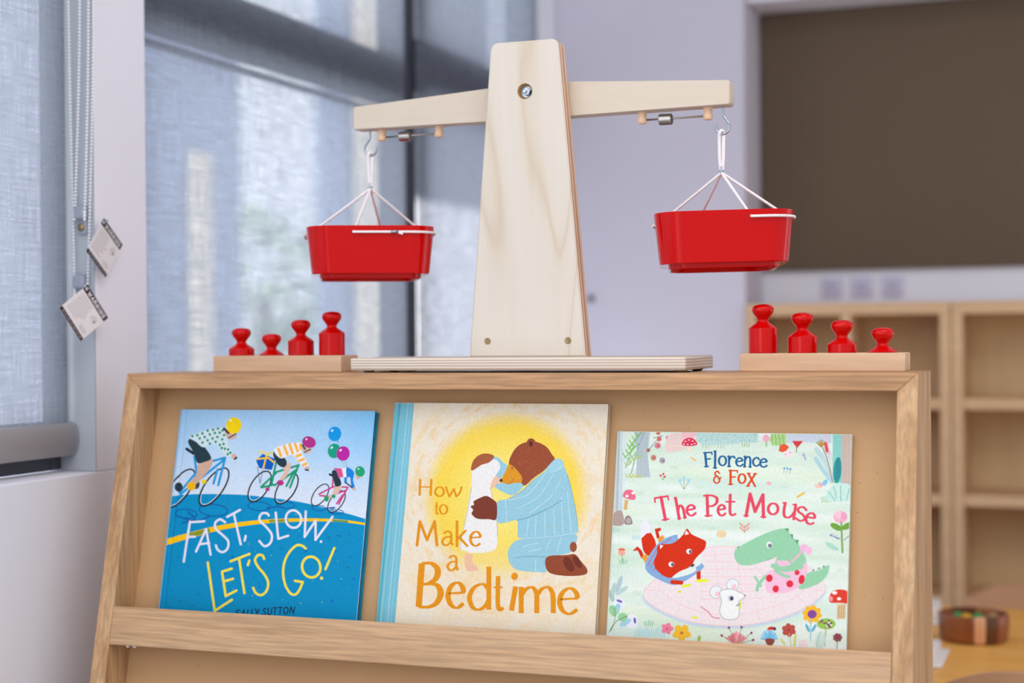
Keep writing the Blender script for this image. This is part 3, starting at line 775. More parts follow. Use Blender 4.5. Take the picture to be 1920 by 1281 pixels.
# ---------------------------------------------------------------- printed surfaces: one mesh of coloured polygons per cover
def ell(cx, cy, rx, ry, rot=0, n=28, a0=0, a1=360):
    r = radians(rot); full = abs(a1-a0) >= 360
    out = []
    for i in range(n if full else n+1):
        a = radians(a0)+radians(a1-a0)*i/n
        x, y = rx*cos(a), ry*sin(a); out.append((cx+x*cos(r)-y*sin(r), cy+x*sin(r)+y*cos(r)))
    return out
def crm(pts, per=6, closed=False):
    return [(p.x, p.y) for p in smooth_path([(a, b, 0) for a, b in pts], per, closed)]
class Art:
    """collects flat coloured shapes given in plan units `f` maps to metres (u right, w up)"""
    def __init__(s, f, clip, dz=5e-6, warp=None):
        s.f = f; s.clip = clip; s.v = []; s.fc = []; s.c = []; s.dz = dz; s.warp = warp; s.pend = []; s.bbs = []
    def _clip(s, P):
        x0, y0, x1, y1 = s.clip
        for ax, lim, sg in ((0, x0, 1), (0, x1, -1), (1, y0, 1), (1, y1, -1)):
            out = []
            for i in range(len(P)):
                a, b = P[i-1], P[i]; ia = sg*(a[ax]-lim) >= 0; ib = sg*(b[ax]-lim) >= 0
                if ia != ib:
                    t = (lim-a[ax])/(b[ax]-a[ax]); out.append((a[0]+(b[0]-a[0])*t, a[1]+(b[1]-a[1])*t))
                if ib: out.append(b)
            P = out
            if not P: return P
        return P
    def raw(s, P, col, lv=0):
        P = s._clip([s.f(*p) for p in P])
        if len(P) < 3: return
        if s.warp and min(p[0] for p in P) < .0125 and max(p[0] for p in P)-min(p[0] for p in P) > .0008:
            keep = s.clip; q = [-1] + [.0008*i for i in range(1, 16)] + [9]
            for a, b in zip(q, q[1:]):
                s.clip = (a, keep[1], b, keep[3]); Q = s._clip(P)
                if len(Q) > 2: s.pend.append((Q, col, lv))
            s.clip = keep
        else: s.pend.append((P, col, lv))
    def commit(s):
        """each shape lies just over whatever is printed under it"""
        if not s.pend: return
        us = [p[0] for P, c, l in s.pend for p in P]; ws = [p[1] for P, c, l in s.pend for p in P]
        bb = (min(us), min(ws), max(us), max(ws)); z = 0
        for (a, b, c, d, zz) in s.bbs:
            if zz > z and a < bb[2] and c > bb[0] and b < bb[3] and d > bb[1]: z = zz
        z += s.dz; s.bbs.append((*bb, z))
        for P, col, lv in s.pend:
            i0 = len(s.v)
            for p in P: s.v.append((p[0], p[1], z+lv*1.5e-6))
            s.fc.append(tuple(range(i0, i0+len(P)))); s.c.append([s2l(col)]*len(P))
        s.pend = []
    def poly(s, P, col): s.raw(P, col); s.commit()
    def blob(s, P, col, per=6): s.poly(crm(P, per, True), col)
    def ell(s, cx, cy, rx, ry, col, rot=0, n=28): s.poly(ell(cx, cy, rx, ry, rot, n), col)
    def stroke(s, P, w, col, sm=False, closed=False, cap=True, wy=None, per=6):
        """w: width or list of widths; wy: width for strokes running sideways (pen contrast)"""
        ws = w if isinstance(w, (list, tuple)) else None
        if sm:
            n0 = len(P); P = crm(P, per, closed)
            if ws: ws = [ws[min(int(i/per), n0-1)] + (ws[min(int(i/per)+1, n0-1)]-ws[min(int(i/per), n0-1)])*((i % per)/per) for i in range(len(P))]
        n = len(P)
        def wd(i, d):
            if ws: return ws[i]
            if wy is None: return w
            return wy+(w-wy)*abs(d[1])**1.2
        L_, R_ = [], []
        for i in range(n):
            a = P[(i-1) % n] if (closed or i > 0) else P[i]; b = P[(i+1) % n] if (closed or i < n-1) else P[i]
            dx, dy = b[0]-a[0], b[1]-a[1]; q = hypot(dx, dy) or 1; dx, dy = dx/q, dy/q
            k = 1
            if (closed or 0 < i < n-1):
                e = (P[i][0]-a[0], P[i][1]-a[1]); eq = hypot(*e) or 1
                c_ = abs((e[0]*-dy+e[1]*dx)/eq); k = min(1/max(sqrt(max(1-c_*c_, 0)), .35), 2.2)
            h = wd(i, (dx, dy))/2*k
            L_.append((P[i][0]-dy*h, P[i][1]+dx*h)); R_.append((P[i][0]+dy*h, P[i][1]-dx*h))
        for i in range(n if closed else n-1):
            j = (i+1) % n; s.raw([L_[i], L_[j], R_[j], R_[i]], col)
        if cap and not closed:
            for i, nb in ((0, 1), (n-1, n-2)):
                d = (P[i][0]-P[nb][0], P[i][1]-P[nb][1]); q = hypot(*d) or 1
                s.raw(ell(P[i][0], P[i][1], wd(i, (d[0]/q, d[1]/q))/2, wd(i, (d[0]/q, d[1]/q))/2, n=12), col, 1 if i == 0 else 2)
        s.commit()
    def grid(s, w, h, nx, ny, fcol, fz=None):
        i0 = len(s.v); cs = []
        xs = [w*i/nx for i in range(nx+1)]
        if s.warp: xs = [.0008*i for i in range(16)] + [.012+(w-.012)*i/nx for i in range(1, nx+1)]
        nx = len(xs)-1
        for j in range(ny+1):
            for i in range(nx+1):
                s.v.append((xs[i], h*j/ny, 0)); cs.append(s2l([max(0, min(255, q)) for q in fcol(xs[i]/w, 1-j/ny)]))
        for j in range(ny):
            for i in range(nx):
                q = (j*(nx+1)+i, j*(nx+1)+i+1, (j+1)*(nx+1)+i+1, (j+1)*(nx+1)+i)
                s.fc.append(tuple(i0+k for k in q)); s.c.append([cs[k] for k in q])
    def glyph(s, ch, bx0, by0, bx1, by1, w, col, wy=None, rot=0, shear=0, flat=False):
        strokes = GL[ch]
        xs = [p[0] for st in strokes for p in st[1]]; ys = [p[1] for st in strokes for p in st[1]]
        gx0, gx1, gy0, gy1 = min(xs), max(xs), min(ys), max(ys)
        hw = w/2; hy = (wy or w)/2
        cx, cy = (bx0+bx1)/2, (by0+by1)/2; r = radians(rot)
        def M_(p):
            u = (p[0]-gx0)/((gx1-gx0) or 1) if gx1 > gx0 else .5; v = (p[1]-gy0)/((gy1-gy0) or 1)
            x = bx0+hw+(bx1-bx0-2*hw)*u; y = by1-hy-(by1-by0-2*hy)*v
            x += shear*(cy-y); dx, dy = x-cx, y-cy
            return (cx+dx*cos(r)-dy*sin(r), cy+dx*sin(r)+dy*cos(r))
        for kind, P in strokes:
            Q = [M_(p) for p in P]
            cp = not flat
            if kind == 'o': s.stroke(Q, w, col, True, True, wy=wy)
            elif kind == 'c': s.stroke(Q, w, col, True, wy=wy, cap=cp)
            elif kind == 's': s.stroke(Q, (wy or w)*.9, col)
            else: s.stroke(Q, w, col, wy=wy, cap=cp)
    def build(s, name, mats, parent, place, extra=None):
        """place(u, w, out) -> local coordinates"""
        vv = []
        for u, w, z in s.v:
            zz = z
            if s.warp and u < .012:
                k = int(u/.0008); q = u/.0008-k; zz -= s.warp(k*.0008, w)*(1-q)+s.warp((k+1)*.0008, w)*q if k < 14 else 0
            vv.append(place(u, w, zz))
        fc = list(s.fc); cc = list(s.c); mi = [0]*len(fc)
        if extra:
            ev, ef, ec = extra; i0 = len(vv); vv += ev
            for f, c_ in zip(ef, ec): fc.append(tuple(i+i0 for i in f)); cc.append([s2l(c_)]*len(f)); mi.append(0)
        me = bpy.data.meshes.new(name); me.from_pydata(vv, [], fc); me.materials.append(mats)
        at = me.color_attributes.new('Col', 'FLOAT_COLOR', 'CORNER')
        flat = []
        for c_ in cc:
            for q in c_: flat += [q[0], q[1], q[2], 1.0]
        at.data.foreach_set('color', flat); me.update()
        o = bpy.data.objects.new(name, me); C.objects.link(o); o.parent = parent
        return o
# pen skeletons: ('l' straight, 'c' curve, 'o' closed curve, 's' serif), x right, y up, cap height 1
def _o(cx=.3, cy=.31, rx=.27, ry=.31): return ('o', [(cx+rx*cos(2*pi*i/12), cy+ry*sin(2*pi*i/12)) for i in range(12)])
GL = {
 'o': [_o()],
 'e': [('c', [(.06, .36), (.3, .37), (.54, .40), (.50, .55), (.33, .63), (.12, .52), (.04, .30), (.13, .08), (.34, .0), (.56, .11)])],
 'c': [('c', [(.52, .50), (.34, .63), (.12, .52), (.04, .30), (.13, .07), (.34, .0), (.56, .12)])],
 'n': [('l', [(.08, .62), (.08, 0)]), ('c', [(.08, .40), (.22, .57), (.38, .61), (.50, .48), (.52, .25), (.52, 0)])],
 'm': [('l', [(.08, .62), (.08, 0)]), ('c', [(.08, .42), (.20, .57), (.34, .61), (.44, .48), (.45, .25), (.45, 0)]), ('c', [(.45, .42), (.57, .57), (.72, .61), (.82, .48), (.84, .25), (.84, 0)])],
 'r': [('l', [(.08, .62), (.08, 0)]), ('c', [(.08, .38), (.20, .56), (.36, .62), (.46, .52)])],
 'l': [('l', [(.08, 1.0), (.10, 0)])],
 'h': [('l', [(.08, 1.0), (.08, 0)]), ('c', [(.08, .38), (.22, .57), (.38, .60), (.50, .46), (.52, .25), (.52, 0)])],
 'u': [('c', [(.06, .62), (.06, .25), (.14, .04), (.30, .02), (.44, .14), (.52, .32)]), ('l', [(.52, .62), (.54, 0)])],
 's': [('c', [(.44, .52), (.28, .63), (.10, .54), (.13, .39), (.34, .28), (.44, .13), (.28, 0), (.06, .08)])],
 'x': [('l', [(.04, .62), (.52, 0)]), ('l', [(.50, .62), (.02, 0)])],
 't': [('c', [(.22, .92), (.21, .5), (.21, .16), (.30, .02), (.48, .08)]), ('l', [(.02, .62), (.44, .62)])],
 'a': [('c', [(.10, .52), (.28, .62), (.44, .54), (.46, .36), (.46, .14), (.54, 0)]), ('c', [(.46, .36), (.24, .36), (.06, .24), (.06, .08), (.20, -.01), (.36, .06), (.46, .18)])],
 'k': [('l', [(.08, 1.0), (.08, 0)]), ('l', [(.46, .62), (.12, .30)]), ('l', [(.18, .36), (.54, 0)])],
 'd': [('l', [(.52, 1.05), (.52, 0)]), ('c', [(.52, .48), (.38, .62), (.16, .54), (.04, .30), (.12, .06), (.28, .0), (.44, .10), (.52, .24)])],
 'w': [('c', [(.02, .62), (.08, .32), (.18, 0)]), ('l', [(.18, 0), (.38, .50)]), ('l', [(.38, .50), (.50, 0)]), ('c', [(.50, 0), (.66, .24), (.74, .62)])],
 'i': [('l', [(.08, .62), (.06, 0)])],
 'H': [('l', [(.08, 1), (.05, 0)]), ('l', [(.62, 1), (.58, 0)]), ('l', [(.06, .52), (.60, .52)])],
 'M': [('l', [(.14, 1), (.02, 0)]), ('l', [(.14, 1), (.44, .22)]), ('l', [(.44, .22), (.76, 1)]), ('l', [(.76, 1), (.86, 0)])],
 'B': [('l', [(.12, 1), (.04, 0)]), ('c', [(.12, 1), (.36, 1.0), (.52, .86), (.48, .66), (.30, .54), (.16, .52)]), ('c', [(.26, .54), (.50, .50), (.60, .32), (.50, .10), (.30, .0), (.04, .0)])],
 'F': [('l', [(.10, 1), (.12, 0)]), ('l', [(.0, 1), (.52, 1)]), ('l', [(.12, .54), (.40, .54)]), ('s', [(.52, 1), (.52, .84)]), ('s', [(0, 0), (.26, 0)])],
 'P': [('l', [(.14, 1), (.14, 0)]), ('c', [(.0, 1), (.34, 1.0), (.56, .86), (.54, .62), (.36, .48), (.16, .48)]), ('s', [(.02, 0), (.32, 0)])],
 'T': [('l', [(.32, 1), (.36, 0)]), ('l', [(.0, 1), (.66, 1)]), ('s', [(0, 1), (0, .82)]), ('s', [(.66, 1), (.66, .84)]), ('s', [(.22, 0), (.52, 0)])],
 '&': [('c', [(.50, .84), (.34, 1.0), (.14, .90), (.16, .66), (.40, .56)]), ('c', [(.40, .56), (.12, .52), (.0, .28), (.12, .04), (.36, .02), (.52, .20), (.50, .42), (.36, .40), (.66, .46)])],
 'S': [('c', [(.50, .88), (.30, 1.0), (.10, .86), (.14, .62), (.40, .42), (.48, .20), (.28, 0), (.04, .12)])],
 'A': [('l', [(.30, 1), (.02, 0)]), ('l', [(.30, 1), (.56, 0)]), ('l', [(.12, .36), (.46, .36)])],
 'L': [('l', [(.06, 1), (.06, 0)]), ('l', [(.06, 0), (.46, .02)])],
 'Y': [('l', [(.02, 1), (.26, .48)]), ('l', [(.52, 1), (.20, 0)])],
 'U': [('c', [(.04, 1), (.04, .34), (.14, .04), (.34, .02), (.48, .30), (.50, 1)])],
 'O': [('o', [(.3+.28*cos(2*pi*i/12), .5+.5*sin(2*pi*i/12)) for i in range(12)])],
 'N': [('l', [(.04, 0), (.08, 1)]), ('l', [(.08, 1), (.48, 0)]), ('l', [(.48, 0), (.56, 1)])],
 'W': [('l', [(.02, 1), (.20, 0)]), ('l', [(.20, 0), (.40, .8)]), ('l', [(.40, .8), (.60, 0)]), ('l', [(.60, 0), (.78, 1)])],
 'R': [('l', [(.06, 1), (.06, 0)]), ('c', [(.06, 1), (.36, 1.0), (.50, .80), (.38, .54), (.06, .50)]), ('l', [(.26, .52), (.54, 0)])],
 'I': [('l', [(.06, 1), (.06, 0)])],
 'G': [('c', [(.56, .86), (.32, 1.0), (.08, .80), (.02, .46), (.14, .10), (.36, 0), (.56, .16), (.56, .44), (.34, .44)])],
}
# serifs for the storybook lettering
SER = {k: list(v) for k, v in GL.items()}
for ch, feet in (('l', [((0, 1.0), (.10, 1.0)), ((0, 0), (.2, 0))]), ('n', [((-.02, .62), (.08, .62)), ((-.02, 0), (.18, 0)), ((.42, 0), (.62, 0))]), ('r', [((-.02, .62), (.08, .62)), ((-.02, 0), (.2, 0))]), ('h', [((-.02, 1), (.08, 1)), ((-.02, 0), (.18, 0)), ((.42, 0), (.62, 0))]),
                 ('M', [((-.08, 0), (.12, 0)), ((.74, 0), (.98, 0))]), ('x', [((-.04, .62), (.16, .62)), ((.40, .62), (.60, .62)), ((-.06, 0), (.14, 0))]), ('u', [((-.04, .62), (.08, .62)), ((.40, .62), (.52, .62))])):
    SER[ch] = SER[ch] + [('s', list(f)) for f in feet]
def homap(Hm, xl, sb):
    """crop coordinates of the photograph's view of a cover -> metres on that cover (u from its left edge, w up from its foot)"""
    def f(x, y):
        d = Hm[2][0]*x+Hm[2][1]*y+Hm[2][2]
        return ((Hm[0][0]*x+Hm[0][1]*y+Hm[0][2])/d-xl, sb-(Hm[1][0]*x+Hm[1][1]*y+Hm[1][2])/d)
    return f
def vnoise(seed):
    rnd = random.Random(seed); tab = [rnd.random() for _ in range(4096)]
    def g(i, j): return tab[(i*57+j*131) % 4096]
    def f(x, y):
        i, j = math.floor(x), math.floor(y); a, b = x-i, y-j; a = a*a*(3-2*a); b = b*b*(3-2*b)
        return (g(i, j)*(1-a)+g(i+1, j)*a)*(1-b)+(g(i, j+1)*(1-a)+g(i+1, j+1)*a)*b
    return f
def lerp3(a, b, t):
    t = max(0, min(1, t)); return [a[k]+(b[k]-a[k])*t for k in range(3)]
SB = .3018
def book(name, x0, x1, s0, th, label, hard):
    """an Empty at the foot of the book, leaning like the display; returns it with width, height"""
    p = FP((x0+x1)/2, SB, .042)
    t = thing(name, tuple(p), label, 'book', 'picture books on the ledge', rot=(-LEAN, 0, 0))
    return t, x1-x0, SB-s0
def cover_extra(w, h, y_front, bt, col, edge):
    """board thickness behind the printed face, as plain coloured quads"""
    x0, x1 = -w/2, w/2; a, b = y_front, y_front+bt
    ev = [(x0, a, 0), (x1, a, 0), (x1, a, h), (x0, a, h), (x0, b, 0), (x1, b, 0), (x1, b, h), (x0, b, h)]
    ef = [(0, 1, 5, 4), (1, 2, 6, 5), (2, 3, 7, 6), (3, 0, 4, 7), (4, 5, 6, 7)]
    return ev, ef, [edge, edge, edge, edge, col]
def board(bm, *a): box(bm, *a)

# ---- book with cyclists
H1 = [[0.000252821, 3.02026e-05, 0.0130534], [-2.23177e-07, 0.000220214, 0.0191745], [4.7072e-05, 2.95983e-05, 1.0]]
x0, x1, s0, th = .0585, .3088, .0366, .011
bk, w, h = book('picture_book', x0, x1, s0, th, 'blue hardcover picture book with three cyclists on its cover, leftmost on the ledge', True)
f1 = homap(H1, x0, SB)
gu = .0075
def warp1(u, v): return .0011*math.exp(-((u-gu)/.0013)**2) + (.0012*max(0, 1-u/.004)**2)
A = Art(f1, (.0004, .0004, w-.0004, h-.0004), warp=warp1)
nz1 = vnoise(1)
def bg1(u, v):
    c = lerp3((164, 206, 240), (218, 228, 242), v*2.4+.25*(nz1(u*4, v*6)-.5))
    c = lerp3(c, (110, 190, 240), max(0, (u-.55))*1.5*max(0, 1-v*3.2))
    c = lerp3(c, (146, 190, 228), max(0, .25-u)*2*max(0, 1-v*3))
    return c
A.grid(w, h, 90, 24, bg1)
TEAL = (0, 142, 194)
hill = [(60, 575), (110, 558), (200, 546), (350, 543), (500, 547), (600, 556), (700, 568), (850, 592), (1000, 630), (1100, 655), (1185, 681)]
A.poly([(-200, 590)]+crm(hill)+[(1400, 740), (1400, 1500), (-200, 1500)], TEAL)
rnd = random.Random(5)
for i in range(60):      # soft darker and greener patches of the printed road
    x, y = rnd.uniform(90, 1150), rnd.uniform(720, 1190)
    A.ell(x, y, rnd.uniform(3, 13), rnd.uniform(3, 8), rnd.choice([(12, 108, 176), (16, 118, 182), (20, 140, 160), (10, 122, 170)]), n=10)
for i in range(70):
    x, y = rnd.uniform(90, 1160), rnd.uniform(640, 1200)
    A.ell(x, y, *([rnd.uniform(1.5, 3.6)]*2), rnd.choice([(190, 190, 50), (10, 100, 170), (20, 150, 110), (14, 70, 130)]), n=8)
for (cx, cy, rx, ry, q) in ((350, 632, 78, 32, 7), (200, 650, 60, 24, 7), (600, 610, 62, 24, 6), (745, 603, 48, 18, 6), (925, 620, 36, 14, 5), (1020, 640, 40, 12, 5)):
    A.stroke(ell(cx, cy, rx, ry, 4), q, (10, 98, 166), closed=True)
for P in ([(140, 660), (250, 690), (330, 665)], [(210, 640), (250, 680), (180, 700)], [(640, 620), (700, 612), (735, 620)], [(960, 622), (1010, 618)]):
    A.stroke(P, 9, (10, 98, 166), True)
YEL = (250, 196, 10)
yl = [(70, 812), (200, 775), (350, 735), (500, 708), (650, 692), (800, 685), (950, 685), (1080, 693), (1185, 708)]
A.stroke(yl, [34, 31, 28, 24, 21, 18, 16, 14, 12], YEL, True, cap=False)
A.stroke([(215, 770), (330, 740)], 25, (136, 148, 40), cap=False); A.stroke([(655, 692), (760, 687)], 15, (140, 152, 60), cap=False); A.stroke([(1000, 688), (1085, 694)], 12, (110, 150, 90), cap=False)
def wheel(cx, cy, a, b, rot, q):
    A.stroke(ell(cx, cy, a, b, rot, 40), q, (34, 38, 48), closed=True)
    A.stroke(ell(cx, cy, a-q, b-q*.8, rot, 40), q*.35, (225, 232, 240), closed=True)
SKIN = (214, 178, 158); DK = (34, 58, 68)
def bike(cx1, cy1, cx2, cy2, a, b, rot, q, col, fr):
    wheel(cx1, cy1, a, b, rot, q); wheel(cx2, cy2, a, b, rot, q)
    for P in fr: A.stroke(P, q*1.45, col)
bike(168, 512, 353, 505, 122, 50, -55, 9, (38, 152, 214), [[(350, 362), (412, 345)], [(414, 345), (376, 495)], [(408, 356), (268, 468)], [(246, 340), (258, 425)], [(252, 430), (165, 535)], [(262, 470), (170, 545)], [(372, 410), (350, 485)]])
A.ell(160, 505, 22, 26, DK); A.ell(255, 490, 20, 26, (60, 66, 76), n=20)
A.blob([(268, 380), (340, 352), (336, 395), (290, 455), (246, 495), (226, 478), (258, 432)], (206, 172, 150))
A.ell(298, 475, 14, 12, (240, 208, 20)); A.ell(229, 500, 24, 24, (244, 182, 22))
A.stroke([(204, 297), (242, 322)], 16, (30, 36, 46))
A.blob([(212, 262), (222, 240), (245, 238), (290, 272), (338, 345), (300, 368), (262, 372), (240, 315)], DK)
A.blob([(220, 232), (290, 200), (370, 180), (405, 184), (424, 215), (428, 265), (450, 325), (424, 338), (384, 296), (352, 266), (295, 288), (255, 258)], (208, 228, 234))
rj = random.Random(2)
for (x, y) in [(235, 228), (262, 222), (290, 212), (318, 197), (348, 192), (375, 186), (400, 196), (275, 240), (302, 232), (330, 218), (358, 210), (384, 208), (408, 222), (290, 262), (318, 250), (345, 240), (372, 232), (398, 245), (330, 268), (362, 258), (385, 275), (405, 270), (412, 296), (430, 300), (428, 326), (442, 318), (395, 292)]:
    A.ell(x, y, 7, 7.5, (28, 140, 108), n=10)
A.blob([(412, 205), (440, 200), (478, 222), (460, 244), (430, 240)], SKIN); A.stroke([(408, 186), (432, 210)], 13, (60, 50, 56)); A.stroke([(432, 238), (474, 214)], 7, (50, 60, 80))
A.ell(461, 169, 42, 45, (250, 214, 0), 8); A.ell(445, 142, 6, 5, (255, 250, 220))
A.ell(462, 338, 15, 14, SKIN); A.stroke([(466, 352), (476, 344)], 10, (34, 40, 50))
bike(602, 502, 749, 514, 94, 46, -58, 8, (26, 154, 112), [[(690, 424), (815, 386)], [(815, 384), (768, 508)], [(806, 408), (684, 496)], [(692, 372), (668, 486)], [(610, 505), (692, 428)], [(612, 508), (680, 492)], [(790, 420), (748, 500)]])
A.stroke([(590, 395), (604, 486)], 4, (90, 110, 150)); A.stroke([(622, 400), (606, 480)], 4, (90, 110, 150))
A.poly([(583, 362), (618, 324), (688, 352), (668, 412), (600, 402)], (4, 92, 190)); A.stroke([(588, 352), (650, 346), (682, 372)], 9, YEL); A.stroke([(640, 332), (622, 404)], 9, YEL)
A.stroke([(600, 312), (630, 316), (642, 332)], 9, (240, 216, 60), True); A.stroke([(642, 332), (660, 318), (676, 326)], 8, (240, 216, 60), True)
A.blob([(728, 392), (768, 372), (768, 410), (736, 462), (712, 462), (736, 420)], (222, 186, 170)); A.ell(715, 482, 19, 15, (180, 48, 130)); A.ell(645, 518, 12, 10, (180, 48, 130))
A.blob([(676, 322), (690, 304), (718, 322), (750, 366), (738, 396), (708, 388), (684, 352)], DK)
A.blob([(680, 300), (740, 272), (800, 262), (832, 268), (834, 318), (872, 388), (846, 396), (800, 350), (776, 330), (716, 348)], (236, 232, 236))
for P in ([(704, 292), (720, 340)], [(734, 276), (756, 332)], [(764, 268), (784, 326)], [(794, 264), (812, 314)], [(798, 340), (832, 326)], [(814, 364), (848, 350)], [(836, 388), (862, 374)], [(824, 268), (828, 300)]): A.stroke(P, 13, (248, 178, 44), cap=False)
A.blob([(836, 278), (858, 278), (888, 302), (862, 322), (838, 312)], SKIN); A.stroke([(836, 276), (850, 298)], 10, (70, 74, 84)); A.stroke([(846, 316), (880, 298)], 6, (44, 52, 66))
A.ell(872, 260, 38, 31, (176, 48, 134), 20); A.ell(858, 244, 5, 5, (250, 230, 245)); A.ell(862, 402, 12, 11, SKIN); A.stroke([(852, 410), (868, 414)], 8, (40, 48, 60))
for (cx, cy, c_) in ((1012, 215, (8, 150, 226)), (1010, 308, (12, 158, 128)), (1058, 322, (184, 34, 158))):
    A.ell(cx, cy, 36, 40, c_, 10); A.ell(cx-14, cy-18, 8, 5, (230, 240, 250), -40)
A.stroke([(1026, 248), (1030, 258)], 6, (8, 150, 226))
for P in ([(1050, 362), (1068, 402)], [(1062, 362), (1080, 402)], [(1074, 360), (1084, 400)]): A.stroke(P, 1.6, (130, 140, 160))
bike(932, 548, 1022, 584, 68, 34, -55, 6, (200, 66, 132), [[(998, 504), (1084, 506)], [(1082, 510), (1034, 598)], [(1004, 440), (1000, 505)], [(926, 544), (1002, 504)], [(932, 552), (984, 556)], [(1072, 524), (990, 552)], [(1056, 548), (1022, 596)]])
A.blob([(1012, 505), (1050, 500), (1030, 540), (990, 566), (972, 560), (1000, 540)], (222, 186, 170)); A.ell(967, 568, 13, 17, (30, 154, 110)); A.ell(1006, 556, 11, 10, (30, 154, 110))
A.stroke([(985, 436), (1002, 444)], 12, (34, 40, 52))
A.blob([(996, 424), (1014, 412), (1032, 440), (1048, 490), (1018, 502), (1006, 468)], DK)
A.poly([(1002, 400), (1050, 404), (1060, 448), (1034, 456), (1020, 416)], (214, 84, 142)); A.poly([(1050, 404), (1078, 400), (1080, 450), (1060, 448)], (238, 236, 240)); A.poly([(1064, 452), (1078, 452), (1078, 484), (1064, 484)], (16, 130, 220))
A.blob([(1076, 400), (1100, 406), (1118, 428), (1112, 470), (1124, 512), (1104, 510), (1096, 452), (1078, 452)], (16, 130, 220))
A.blob([(1124, 430), (1140, 430), (1154, 452), (1134, 462)], SKIN); A.ell(1150, 420, 26, 29, (28, 162, 112), -20); A.ell(1142, 406, 5, 4, (220, 245, 230)); A.stroke([(1074, 482), (1122, 520)], 7, (40, 44, 58)); A.ell(1118, 514, 9, 8, SKIN)
# title
WH = (228, 226, 240); YT = (242, 222, 74)
def cC(pts): return [(x*.667, 640.4+y*.667) for x, y in pts]
q = 12.5
for P, sm in (([(222, 694), (205, 800), (188, 913)], 0), ([(222, 697), (300, 692)], 0), ([(213, 777), (249, 776)], 0), ([(310, 734), (255, 857)], 0), ([(310, 734), (334, 874)], 0), ([(280, 817), (327, 810)], 0),
              (cC([(620, 85), (580, 62), (540, 90), (545, 140), (600, 190), (645, 240), (640, 300), (600, 330), (560, 310), (545, 275)]), 1), ([(425, 668), (495, 630)], 0), ([(461, 650), (499, 818)], 0), ([(526, 772), (520, 798)], 0),
              ([(652, 660), (640, 648), (612, 652), (602, 685), (640, 725), (668, 765), (662, 808), (630, 828), (600, 800)], 1), ([(690, 645), (704, 788)], 0), ([(704, 788), (758, 771)], 0),
              ([(854, 638), (848, 777)], 0), ([(848, 777), (908, 688)], 0), ([(908, 688), (907, 794)], 0), ([(907, 794), (1000, 667)], 0)):
    A.stroke(P, q, WH, bool(sm))
A.stroke(ell(787, 680, 42, 48, -10), q, WH, closed=True); A.ell(937, 803, 7, 7, WH)
for P, sm in (([(319, 917), (357, 1181)], 0), ([(357, 1181), (450, 1121)], 0), (cC([(595, 490), (625, 690)]), 0), (cC([(595, 490), (675, 465)]), 0), (cC([(610, 570), (685, 548)]), 0), (cC([(625, 690), (712, 645)]), 0),
              (cC([(665, 405), (820, 345)]), 0), (cC([(735, 385), (778, 665)]), 0), (cC([(818, 400), (806, 436)]), 0), (cC([(940, 385), (925, 357), (890, 355), (865, 395), (890, 450), (940, 510), (972, 575), (960, 645), (915, 682), (870, 662), (850, 622)]), 1),
              (cC([(1280, 300), (1250, 277), (1205, 275), (1150, 325), (1110, 400), (1095, 490), (1110, 590), (1150, 662), (1190, 678), (1225, 645), (1256, 575)]), 1), (cC([(1256, 575), (1192, 565)]), 0), (cC([(1514, 297), (1442, 470)]), 0)):
    A.stroke(P, 13.5, YT, bool(sm))
A.stroke(ell(*cC([(1325, 452)])[0], 50, 57, -12), 14, YT, closed=True); A.ell(*cC([(1410, 543)])[0], 9, 9, YT)
for ch, a, b, tp in (('S', 705, 742, 799), ('A', 750, 790, 797), ('L', 800, 826, 795), ('L', 834, 860, 793), ('Y', 862, 900, 791), ('S', 925, 958, 786), ('U', 968, 1004, 783), ('T', 1008, 1046, 781), ('T', 1050, 1090, 778), ('O', 1096, 1140, 776), ('N', 1148, 1192, 773)):
    (xa, ya), (xb, yb2) = cC([(a, tp), (b, tp+62)])
    g = GL[ch] if ch != 'T' else [('l', [(.32, 1), (.36, 0)]), ('l', [(.0, 1), (.66, 1)])]
    GL['_'] = g; A.glyph('_', xa, ya, xb, yb2, 5.6, (16, 40, 70), shear=.12)
yf = -th
A.build('front_cover', M_print, bk, lambda u, v, z: (u-w/2, yf-z, v), cover_extra(w, h, yf+.0012, .0016, TEAL, (30, 120, 165)))
bm = BM(); box(bm, -w/2+.004, w/2-.0035, yf+.0028, -.0028, .003, h-.003); obj('page_block', bm, M_paper, bk, local=True)
M_teal = mat('teal_board', (22, 140, 172), .45, noise=(90, .12))
bm = BM(); box(bm, -w/2, w/2, -.0026, -.0002, 0, h, .0006); obj('back_cover', bm, M_teal, bk, local=True)
bm = BM(); box(bm, -w/2-.0008, -w/2+.0032, yf+.0006, -.0006, .0004, h-.0004, .0010); obj('spine', bm, mat('pale_blue_spine', (120, 178, 214), .45), bk, local=True)

